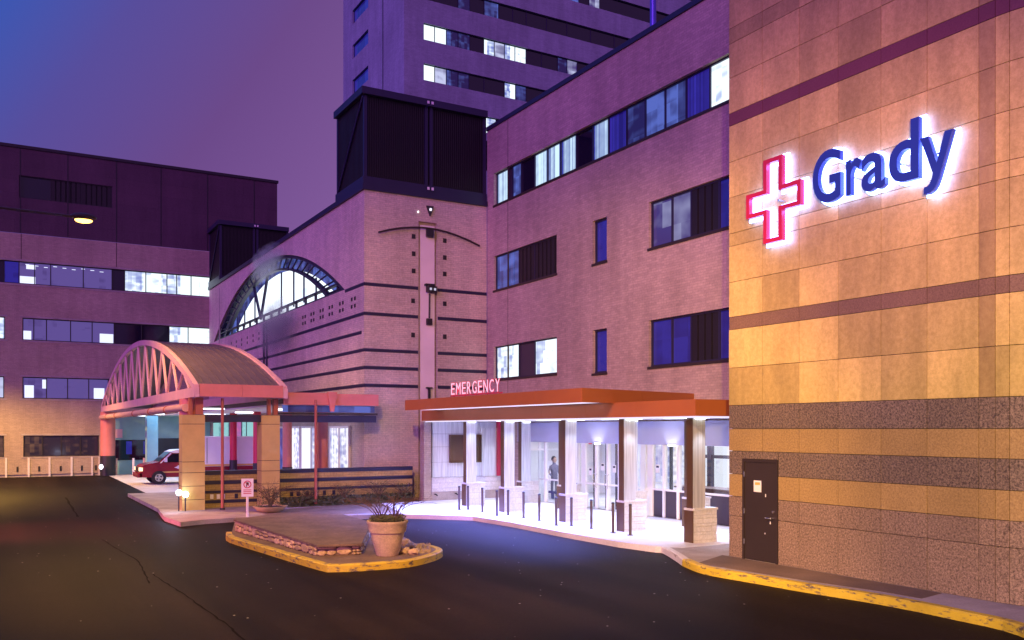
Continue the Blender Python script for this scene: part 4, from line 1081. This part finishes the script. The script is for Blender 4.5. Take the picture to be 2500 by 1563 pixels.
# back of the bay
by = thing('bay_end_wall', 'dark teal end wall with doors at the far end of the ambulance bay', 'wall', (10,67.6,0))
YE2 = 67.4
part('wall', MB().box(6.9,XW-.03,YE2+.1,YE2+.4,0,4.1), M['tealwall'], by)
for a, b, z0, z1, mt in ((276,359,1.0,2.4,'gdark'),(308,322,1.4,2.3,'gblue'),(350,360,1.4,2.3,'gblue'),(385,440,.2,2.5,'gdark')):
    x0, x1 = onY(a,YE2)[0], onY(b,YE2)[0]; bpart('pane', (x0,x1,YE2+.02-.01*(mt=='gblue'),YE2+.09,z0,z1), M[mt], by)
x0, x1 = onY(278,YE2)[0], onY(299,YE2)[0]; bpart('notice_board', (x0,x1,YE2-.02,YE2+.05,2.55,3.15), M['gable'], by)
x0, x1 = onY(359,60)[0], onY(386,60)[0]
tag(part('blue_pillar', MB().box(x0,x1,60,60.8,0,4.1), M['tealwall']), 'wide pale teal pillar behind the ambulance bonnet', 'pillar')
for a in (284,326,352):
    X = onY(a,66.5)[0]; tag(part('guard_post', MB().tube([(X,66.5,0),(X,66.5,1.15)], .08, 8), M['white'] if a==326 else M['pipe']), {284:'orange guard post left of the white one at the bay end wall',326:'white guard post between two orange ones at the bay end wall',352:'orange guard post beside the ambulance nose at the bay end wall'}[a], 'post', 'guard posts at the bay end wall')
for x in (8,11.5):
    for y in (40,48,56,63):
        bpart('bay_light', (x-.6,x+.6,y-.1,y+.1,4.0,4.06), M['strip2'], bc)
light('bay_lamp', 'AREA', (9.5, 46, 3.98), 260, (.35,.50,1.0), to=(9.5,46,0), shape='RECTANGLE', size=3, size_y=9)
light('bay_lamp', 'AREA', (9.5, 59, 3.98), 330, (.35,.62,1.0), to=(9.5,59,0), shape='RECTANGLE', size=3, size_y=9)
light('bay_lamp', 'AREA', (11.3, 38.5, 3.98), 70, (.75,.6,1.0), to=(11.3,38.5,0), shape='RECTANGLE', size=2, size_y=3)

# striped garden wall in front of tower and bay
gw = thing('striped_garden_wall', 'low tan wall with dark stripes running behind the porch pillars to the tower foot', 'wall', (11,35.2,B0))
part('wall', MB().box(6.75,15.42,35.25,35.5,.15,1.50), M['brick_gold'], gw)
for z0, z1 in ((1.40,1.56),(1.04,1.18),(.70,.80),(.32,.44)): bpart('stripe', (6.74,15.43,35.22,35.52,z0,z1), M['navy'], gw)
for px in (517,533,545,577,712,728,750,768,792,815): 
    X = onY(px,35.22)[0]; bpart('recess_light', (X-.06,X+.06,35.2,35.24,.48,.66), M['white'] if px < 560 else M['navy'], gw)

# ------------------------------------------------------------------ ambulance
am = thing('ambulance', 'maroon ambulance with white roof and pale box body parked under the arched canopy', 'ambulance', (10,55,0))
ax0, ay0, ay1 = 7.0, 54.0, 56.1
prof = [(ax0,.42),(ax0-.02,.80),(ax0+.08,1.02),(ax0+.25,1.14),(ax0+1.0,1.28),(ax0+1.65,1.86),(ax0+1.9,1.93),(ax0+2.9,1.96),(ax0+2.9,.40)]
m = MB().extr('Y', prof, ay0, ay1); part('cab', m, M['maroon'], am)
part('cab_roof', MB().extr('Y', [(ax0+1.60,1.84),(ax0+1.9,1.95),(ax0+2.92,1.99),(ax0+2.92,1.80),(ax0+1.75,1.78)], ay0-.015, ay1+.015), M['vanwhite'], am)
part('windscreen', MB().add([(ax0+1.02,ay0+.12,1.31),(ax0+1.02,ay1-.12,1.31),(ax0+1.60,ay1-.15,1.83),(ax0+1.60,ay0+.15,1.83)],[(0,1,2,3)]), M['gdark'], am)
part('side_window', MB().extr('Y', [(ax0+1.22,1.26),(ax0+1.74,1.74),(ax0+2.45,1.76),(ax0+2.5,1.24)], ay0-.012, ay0-.002), M['gdark'], am)
part('window_pillar', MB().extr('Y', [(ax0+1.05,1.22),(ax0+1.13,1.22),(ax0+1.68,1.76),(ax0+1.62,1.80)], ay0-.014, ay0-.002), M['vanwhite'], am)
part('door_stripe', MB().box(ax0+1.1,ax0+2.88,ay0-.01,ay0+.0,.66,.74), M['gold'], am)
part('door_emblem', MB().extr('Y', [(ax0+1.95,.92),(ax0+2.05,.86),(ax0+2.15,.92),(ax0+2.28,.95),(ax0+2.15,1.0),(ax0+2.05,1.08),(ax0+1.95,1.0),(ax0+1.82,.95)], ay0-.014, ay0-.003), M['vanwhite'], am)
part('mirror', MB().box(ax0+1.28,ax0+1.42,ay0-.22,ay0-.02,1.28,1.50), M['vanwhite'], am)
part('headlight', MB().box(ax0-.035,ax0+.14,ay0-.01,ay0+.30,.78,.98), M['headlamp'], am)
part('headlight', MB().box(ax0-.035,ax0+.14,ay1-.30,ay1+.01,.78,.98), M['headlamp'], am)
part('bumper', MB().box(ax0-.12,ax0+.10,ay0+.0,ay1,.42,.66), M['maroon'], am)
part('grille', MB().box(ax0-.03,ax0+.02,ay0+.4,ay1-.4,.72,1.0), M['black'], am)
part('box_body', MB().box(ax0+2.92,13.3,ay0-.1,ay1+.1,.98,2.72), M['vanwhite'], am)
part('box_skirt', MB().box(ax0+2.92,13.3,ay0-.1,ay1+.1,.42,.97), M['maroon'], am)
part('box_stripe', MB().box(ax0+2.93,13.29,ay0-.115,ay0-.1,1.0,1.10), M['gold'], am)
for x in (10.6,11.4,12.2): part('box_seam', MB().box(x,x+.03,ay0-.112,ay0-.099,1.15,2.65), M['black'], am)
for x in (ax0+1.0, 12.0):
    w_ = part('wheel', MB().tube([(x,ay0-.04,.39),(x,ay0+.2,.39)], .39, 20), M['rubber'], am, True)
    part('rim', MB().tube([(x,ay0-.055,.39),(x,ay0-.02,.39)], .22, 14), M['chrome'], w_)
    for k in range(4):
        a = k*math.pi/2+.6; part('rim_hole', MB().tube([(x+.13*math.cos(a),ay0-.062,.39+.13*math.sin(a)),(x+.13*math.cos(a),ay0-.05,.39+.13*math.sin(a))], .05, 8), M['black'], w_)
part('wheel', MB().tube([(ax0+1.0,ay1-.2,.39),(ax0+1.0,ay1+.02,.39)], .39, 20), M['rubber'], am, True)

# ------------------------------------------------------------------ planter bed with stone facing
sb = thing('stone_planter_bed', 'low wedge shaped bed faced with rough tan stone on the yellow kerbed island', 'planter', (*gnd(700,1320,.15),.15))
A_ = gnd(577,1301,.15); B_ = gnd(775,1358,.15); C_ = gnd(880,1352,.15); D_ = gnd(902,1296,.15)
top = [gnd(577,1266,.50), gnd(773,1329,.43), gnd(878,1327,.43), gnd(903,1279,.45), gnd(830,1259,.45), gnd(700,1259,.48)]
base = [A_, B_, C_, D_, gnd(835,1275,.15), gnd(690,1270,.15)]
zt = [.50,.43,.43,.45,.45,.48]
A_ = (A_[0]*.5+top[0][0]*.5, A_[1]*.5+top[0][1]*.5)
def avg(p, q): return ((p[0]+q[0])/2,(p[1]+q[1])/2)
ring_ = [avg(a, b) for a, b in zip(base, top)]
core = MB(); n_ = len(ring_)
core.v = [(x,y,.1) for x, y in ring_]+[(ring_[i][0],ring_[i][1],zt[i]-.05) for i in range(n_)]
core.f = [tuple(range(n_,2*n_)), tuple(range(n_-1,-1,-1))]+[(i,(i+1)%n_,n_+(i+1)%n_,n_+i) for i in range(n_)]
part('core', core, M['mortar'], sb)
cap = MB(); ctr = (sum(p[0] for p in ring_)/n_, sum(p[1] for p in ring_)/n_)
o2 = [(ctr[0]+(p[0]-ctr[0])*1.035, ctr[1]+(p[1]-ctr[1])*1.035) for p in ring_]
cap.v = [(o2[i][0],o2[i][1],zt[i]-.05) for i in range(n_)]+[(o2[i][0],o2[i][1],zt[i]) for i in range(n_)]
cap.f = [tuple(range(n_,2*n_)), tuple(range(n_-1,-1,-1))]+[(i,(i+1)%n_,n_+(i+1)%n_,n_+i) for i in range(n_)]
part('top_slab', cap, M['brown_pave'], sb)
def stones(p, q, z0a, z1a, z1b):
    p, q = Vector((*p,0)), Vector((*q,0)); L = (q-p).length; t = (q-p)/L; nn = Vector((t.y,-t.x,0))
    if nn.dot(Vector((ctr[0],ctr[1],0))-p) > 0: nn = -nn
    u = 0
    while u < L-.05:
        w_ = min(random.uniform(.20,.52), L-u)
        if L-u-w_ < .14: w_ = L-u
        zt0 = z1a+(z1b-z1a)*(u/L)-.055; H_ = zt0-z0a
        cutz = random.choice([[0,1],[0,random.uniform(.38,.65),1],[0,random.uniform(.35,.7),1],[0,random.uniform(.25,.4),random.uniform(.6,.75),1]])
        for f0, f1 in zip(cutz, cutz[1:]):
            parts_ = [(0,1)] if random.random() < .6 else [(0,.5),(.5,1)]
            for g0, g1 in parts_:
                za, zb = z0a+H_*f0+.006, z0a+H_*f1-.006; ua, ub = u+w_*g0+.006, u+w_*g1-.006
                j = lambda s_=.02: random.uniform(-s_, s_)
                o_ = .03+random.uniform(0,.035); vs = []
                um, zm, hu, hz_ = (ua+ub)/2, (za+zb)/2, (ub-ua)/2, (zb-za)/2
                for dn, k in ((-.02,1.0),(o_*.6,.97),(o_,.72)):
                    for a8 in range(8):
                        an = a8*math.pi/4+.39; cxx, czz = math.cos(an), math.sin(an); q = 1/max(abs(cxx),abs(czz))**.75
                        P = p+t*(um+hu*cxx*q*k+j(.008))+nn*(dn+j(.004)); vs.append((P.x,P.y,zm+hz_*czz*q*k+j(.006)))
                fs = [tuple(range(16,24))]+[(a+8*b_,(a+1)%8+8*b_,(a+1)%8+8*b_+8,a+8*b_+8) for b_ in (0,1) for a in range(8)]
                part('stone', MB().add(vs, fs), M['stone'], sb)
        u += w_
stones(ring_[0], ring_[1], .15, .50, .43); stones(ring_[1], ring_[2], .15, .43, .43); stones(ring_[2], ring_[3], .15, .43, .45); stones(ring_[5], ring_[0], .15, .48, .50)

# pot
pc = gnd(946,1356,.15)
pot = thing('flower_pot', 'large tan terracotta flower pot with bare shrub on the tip of the island', 'flower pot', (pc[0],pc[1],.152))
part('pot', MB().lathe(pc[0],pc[1],[(.25,.153),(.27,.18),(.37,.55),(.40,.68),(.405,.70)],32), M['terra'], pot, True)
part('rim', MB().lathe(pc[0],pc[1],[(.40,.70),(.43,.71),(.455,.80),(.47,.90),(.49,.93),(.49,.98),(.45,.98),(.43,.92)],32), M['terra'], pot, True)
part('soil', MB().lathe(pc[0],pc[1],[(.43,.90),(.43,.93)],20), M['soil'], pot)
def leaves(n_, fn, size, mat, name, parent, kind=None):
    m = MB()
    for _ in range(n_):
        p = Vector(fn()); a = Vector((random.gauss(0,1),random.gauss(0,1),random.gauss(0,.7))).normalized(); b = a.orthogonal().normalized()
        s = size*random.uniform(.6,1.3)
        m.add([p-a*s, p+b*s*.45, p+a*s, p-b*s*.45], [(0,1,2,3)])
    o = part(name, m, mat, parent)
    if kind: o['kind'] = kind
    return o
def disc(cx, cy, r, z0, z1):
    def f():
        a = random.uniform(0, 6.283); q = r*math.sqrt(random.random()); return (cx+q*math.cos(a), cy+q*math.sin(a), random.uniform(z0,z1))
    return f
leaves(900, disc(pc[0],pc[1],.43,.95,1.10), .035, M['leaf'], 'low_foliage', pot, 'stuff')
def twigs(cx, cy, z0, h, spread, n_, mb):
    for _ in range(n_):
        a = random.uniform(0,6.283); p = Vector((cx+random.uniform(-.06,.06), cy+random.uniform(-.06,.06), z0)); path = [p]
        d = Vector((math.cos(a)*.25, math.sin(a)*.25, 1)).normalized(); seg = h/5
        for k in range(5):
            d = (d+Vector((math.cos(a),math.sin(a),-.1))*spread*.16*k+Vector((random.uniform(-.25,.25),random.uniform(-.25,.25),random.uniform(-.1,.1)))).normalized()
            path.append(path[-1]+d*seg)
            if k >= 1:
                for _ in range(2):
                    q = path[-1]; e_ = (d+Vector((random.uniform(-1,1),random.uniform(-1,1),random.uniform(-.3,.5)))).normalized()
                    mb.tube([q, q+e_*seg*.6, q+e_*seg*1.1+Vector((0,0,random.uniform(-.05,.08)))], [.004,.003,.0015], 3, False)
        mb.tube(path, [.013,.011,.009,.007,.005,.003], 5)
for sx in (-.17,.2):
    tw = MB(); twigs(pc[0]+sx*.87, pc[1]-sx*.5, .93, 1.0, 2.2, 12, tw); part('shrub_stem', tw, M['twig'], pot)
# rocks beside the pot
rk = 0
for px, pyy, r_, lab in ((985,1352,.15,'rounded tan rock right against the flower pot'),(1000,1342,.13,'tan rock behind and right of the pot'),(1010,1355,.12,'small tan rock right of the pot, closest to the yellow kerb'),(990,1333,.14,'tan rock at the back of the pile beside the pot')):
    x, y = gnd(px, pyy, .15); o = part('rock', MB().blob((x,y,.15+r_*.55), r_, 6, (1.1,1,.75), .35), M['stone']); tag(o, lab, 'rock', 'rocks beside the flower pot')
gv = []
def ff():
    px = random.uniform(985,1050); x, y = gnd(px, random.uniform(1330,1352), .15); return x, y, .155+random.random()*.03
o = leaves(500, ff, .045, M['stone'], 'gravel', None, 'stuff'); tag(o, 'loose gravel on the island tip', 'gravel')

# round planter and shrub by the second pillar
pq = gnd(660,1250,.15)
rp_ = thing('round_planter', 'low round bowl planter with bare twiggy shrub in front of the second porch pillar', 'planter', (pq[0],pq[1],.15))
part('bowl', MB().lathe(pq[0],pq[1],[(.30,.152),(.45,.20),(.58,.32),(.62,.36),(.56,.36),(.52,.32)],28), M['terra'], rp_, True)
part('soil', MB().lathe(pq[0],pq[1],[(.52,.31),(.52,.33)],16), M['soil'], rp_)
tw = MB(); twigs(pq[0],pq[1],.32,1.25,1.5,22,tw); part('shrub_stem', tw, M['twig'], rp_)
leaves(500, disc(pq[0],pq[1],.5,.34,1.0), .04, M['leaf'], 'foliage', rp_, 'stuff')
# ground cover along the garden wall
def gc():
    X = random.uniform(9.6,15.2); return (X, 34.95-random.random()**1.5*(1.1 if X < 13.5 else .7), .16+random.random()**2*.34)
struct('planting_bed', MB().prism([(9.7,35.2),(15.4,35.2),(15.4,34.1),(12.5,33.9),(9.7,33.9)], .1, .158), M['soil'])
tag(leaves(2600, gc, .07, M['leaf'], 'ground_cover', None, 'stuff'), 'dark low ground cover along the foot of the striped garden wall', 'ground cover')
for i, (x, y, h_) in enumerate(((10.6,34.5,.9),(12.1,34.4,1.0),(13.6,34.5,1.15),(14.7,34.6,1.0))):
    tw = MB(); twigs(x, y, .15, h_, 1.4, 16, tw)
    sr = thing('bare_shrub', ('bare shrub nearest the second porch pillar along the striped wall','bare shrub left of the tower corner along the striped wall','bare shrub right below the tower corner','bare shrub at the right end of the striped wall')[i], 'shrub', (x,y,.15), 'bare shrubs along the striped wall')
    part('stem', tw, M['twig'], sr); leaves(260, disc(x,y,.4,.3,h_*.9), .04, M['leaf'], 'foliage', sr, 'stuff')

# no parking sign
sp_ = gnd(604,1262,.15)
ns = thing('no_parking_sign', 'small white sign with a red circle symbol on a pale post behind the stone bed', 'sign', (sp_[0],sp_[1],.15))
dn = Vector((sp_[0],sp_[1],0)).normalized(); rt = Vector((dn.y,-dn.x,0))
def onplate(uv_, d): 
    p = Vector((sp_[0],sp_[1],0))+rt*uv_[0]-dn*d; return (p.x,p.y,uv_[1])
def plate(pts, d0, d1):
    n_ = len(pts); m = MB(); m.v = [onplate(p,d0) for p in pts]+[onplate(p,d1) for p in pts]
    m.f = [tuple(range(n_-1,-1,-1)), tuple(range(n_,2*n_))]+[(i,(i+1)%n_,n_+(i+1)%n_,n_+i) for i in range(n_)]; return m
part('post', MB().box(sp_[0]-.035,sp_[0]+.035,sp_[1]-.03,sp_[1]+.03,.15,1.40), M['white'], ns)
part('plate', plate([(-.2,.84),(.2,.84),(.2,1.46),(-.2,1.46)], .035, .045), M['white'], ns)
cr_ = [(.13*math.cos(a*math.pi/12), 1.26+.13*math.sin(a*math.pi/12)) for a in range(24)]
ci_ = [(.10*math.cos(a*math.pi/12), 1.26+.10*math.sin(a*math.pi/12)) for a in range(24)]
m = MB(); m.v = [onplate(p,.048) for p in cr_]+[onplate(p,.048) for p in ci_]; m.f = [(i,(i+1)%24,24+(i+1)%24,24+i) for i in range(24)]
part('red_ring', m, M['crimson'], ns); m = plate([(-.085,1.33),(-.07,1.345),(.085,1.19),(.07,1.175)], .046, .051); part('slash', m, M['crimson'], ns)
part('symbol', plate([(-.04,1.18),(-.01,1.18),(-.01,1.23),(.045,1.25),(.045,1.33),(-.04,1.34)], .0455, .0475), M['black'], ns)
for z in (1.06,1.00,.94): part('text_line', plate([(-.13,z),(.13,z),(.13,z+.025),(-.13,z+.025)], .0455, .0475), M['crimson'], ns)

# glowing fixtures near the first pillar
for px, pyy, Yp, lab in ((437,1203,34.35,'bright white ground floodlight at the left foot of the first porch pillar'),(453,1207,34.25,'bright white ground floodlight in front of the first porch pillar')):
    X, D = onY(px, Yp); z = zat(pyy, D)
    t = thing('floodlight', lab, 'floodlight', (X,Yp,.15), 'pair of white floodlights at the first pillar')
    part('lens', MB().blob((X,Yp,z), .11, 8, (1,1,1), 0), M['lamp_white'], t, True)
    part('stem', MB().tube([(X,Yp+.05,.15),(X,Yp+.05,z)], .025, 6), M['black'], t)
light('floor_flood', 'POINT', (5.4,33.8,.8), 25, (.55,.65,1), shadow_soft_size=.1)
X, D = onY(247, 65.2); t = thing('bay_wall_lamp', 'small white lamp low on the far pink column', 'lamp', (X,65.2,.5))
part('lens', MB().blob((X,65.2,zat(1140,D)), .13, 6, (1,1,1.3), 0), M['strip2'], t); part('backplate', MB().box(X-.06,X+.06,65.3,65.5,.3,.9), M['black'], t)

# ------------------------------------------------------------------ street lamps
def street_lamp(hx, hy, hz, arm, px_, py_, label, power, cut=None):
    t = thing('street_lamp', label, 'street lamp', (px_,py_,0), 'sodium street lamps')
    part('pole', MB().tube([(px_,py_,0),(px_,py_,hz-.3)], [.13,.08], 12), M['dark_metal'], t, True)
    part('arm', MB().tube([(px_,py_,hz-.8),((px_*2+hx)/3,(py_*2+hy)/3,hz-.1),(hx,hy,hz+.05)], .05, 8), M['dark_metal'], t, True)
    part('head', MB().blob((hx,hy,hz+.08), .36, 8, (1.3,.8,.4), 0), M['dark_metal'], t, True)
    part('lens', MB().blob((hx,hy,hz-.05), .24, 8, (1.3,.8,.45), 0), M['sodium'], t, True)
    if cut: light('sodium_lamp', 'SPOT', (hx,hy,hz-.25), power, SOD, to=(hx+(9.5 if cut < 130 else .3),hy+(14.5 if cut < 130 else 0),0), spot_size=R(cut), spot_blend=.45, shadow_soft_size=.2)
    else: light('sodium_lamp', 'POINT', (hx,hy,hz-.25), power, SOD, shadow_soft_size=.2)
    return t
Xs, Ys_ = 34*ray(204)[0], 34*ray(204)[1]
street_lamp(Xs, Ys_, zat(535,34), None, Xs-6.5, Ys_-1.5, 'glowing orange sodium street lamp hanging at the upper left before the ward building', 4500, 152)
street_lamp(1.2, 9.5, 12.0, None, -7.5, 6.0, 'sodium street lamp near the camera that lights the island and kerb', 17000, 84)
street_lamp(-2.5, 59.5, 9.0, None, -6.0, 59.0, 'sodium street lamp at the far left that lights the ward building', 13000, 150)
fx = thing('wall_flood', 'sodium floodlight on a short post aimed at the tan panelled wall', 'floodlight', (-2.8,-4.3,0))
part('post', MB().tube([(-2.8,-4.3,0),(-2.8,-4.3,4.4)], .06, 8), M['dark_metal'], fx)
part('head', MB().box(-3.0,-2.6,-4.45,-4.15,4.4,4.65), M['dark_metal'], fx)
light('sodium_flood', 'SPOT', (-2.6,-4.0,4.6), 26000, (1.0,.69,.06), to=(15,12.6,3.4), spot_size=R(44), spot_blend=1.0, shadow_soft_size=.15)
light('canopy_edge_lamp', 'AREA', (14.85,26.5,3.86), 2700, (.18,.22,1.0), to=(13.5,26.5,0), shape='RECTANGLE', size=10, size_y=.4, spread=R(100))

# ------------------------------------------------------------------ steam drifting past the arched window
def steam():
    m, n, l, b = newmat('steam'); n.remove(b)
    v = n.new('ShaderNodeVolumePrincipled'); v.inputs['Color'].default_value = (.97,.97,1,1); v.inputs['Anisotropy'].default_value = .2
    t = n.new('ShaderNodeTexCoord'); ln = n.new('ShaderNodeVectorMath'); ln.operation = 'LENGTH'; l.new(t.outputs['Object'], ln.inputs[0])
    fall = nmath(n, l, 'SUBTRACT', 1.0, ln.outputs['Value'])
    nz = noise(n, l, t.outputs['Object'], 2.6, 4, .6)
    d = nmath(n, l, 'ADD', fall, nmath(n, l, 'MULTIPLY', nmath(n, l, 'SUBTRACT', nz, .55), 1.5))
    d = nmath(n, l, 'MAXIMUM', nmath(n, l, 'MULTIPLY', d, 1.35), 0.0)
    l.new(d, v.inputs['Density']); l.new(v.outputs[0], n['Material Output'].inputs['Volume']); return m
SM = steam()
for i, (loc, sc) in enumerate((((12.7,46.8,8.5),(.78,3.6,1.7)),((12.9,49.5,12.3),(.6,3.4,1.1)))):
    o = part('steam', MB().blob((0,0,0),1.0,8,(1,1,1),0), SM); o.location = loc; o.scale = sc
    tag(o, ('thin bluish steam cloud drifting over the lower right of the arched window','thin steam wisp at the crown of the arched window')[i], 'steam', kind='stuff')

ts = thing('added_red_light', 'added red light on a pole, out of view left of the road, for its red glow', 'added red light', (-5.5,33,0))  # made-up fixture carrying the red glow on the road
part('pole', MB().tube([(-5.5,33,0),(-5.5,33,5.2)], .09, 10), M['dark_metal'], ts)
part('housing', MB().box(-5.7,-5.3,32.75,32.92,3.9,5.0), M['black'], ts)
part('red_lens', MB().tube([(-5.25,32.84,4.75),(-5.2,32.84,4.75)], .13, 14), emis('red_lens', (1,.05,.03), 8), ts)
light('red_glow_lamp', 'SPOT', (-5.1,32.8,4.7), 12000, (1.0,.16,.12), to=(.9,31.5,0), spot_size=R(60), spot_blend=1.0, shadow_soft_size=.15)

light('violet_wash_spot', 'SPOT', (-3.0,-3.6,4.6), 12000, (.85,.16,1.0), to=(15,12.6,8.0), spot_size=R(24), spot_blend=1.0, shadow_soft_size=.15)  # added violet spot for the wash around the sign, fixture not known
part('added_violet_head', MB().box(-3.3,-3.05,-4.2,-3.9,4.4,4.65), M['dark_metal'], fx)  # made-up housing for the added violet spot
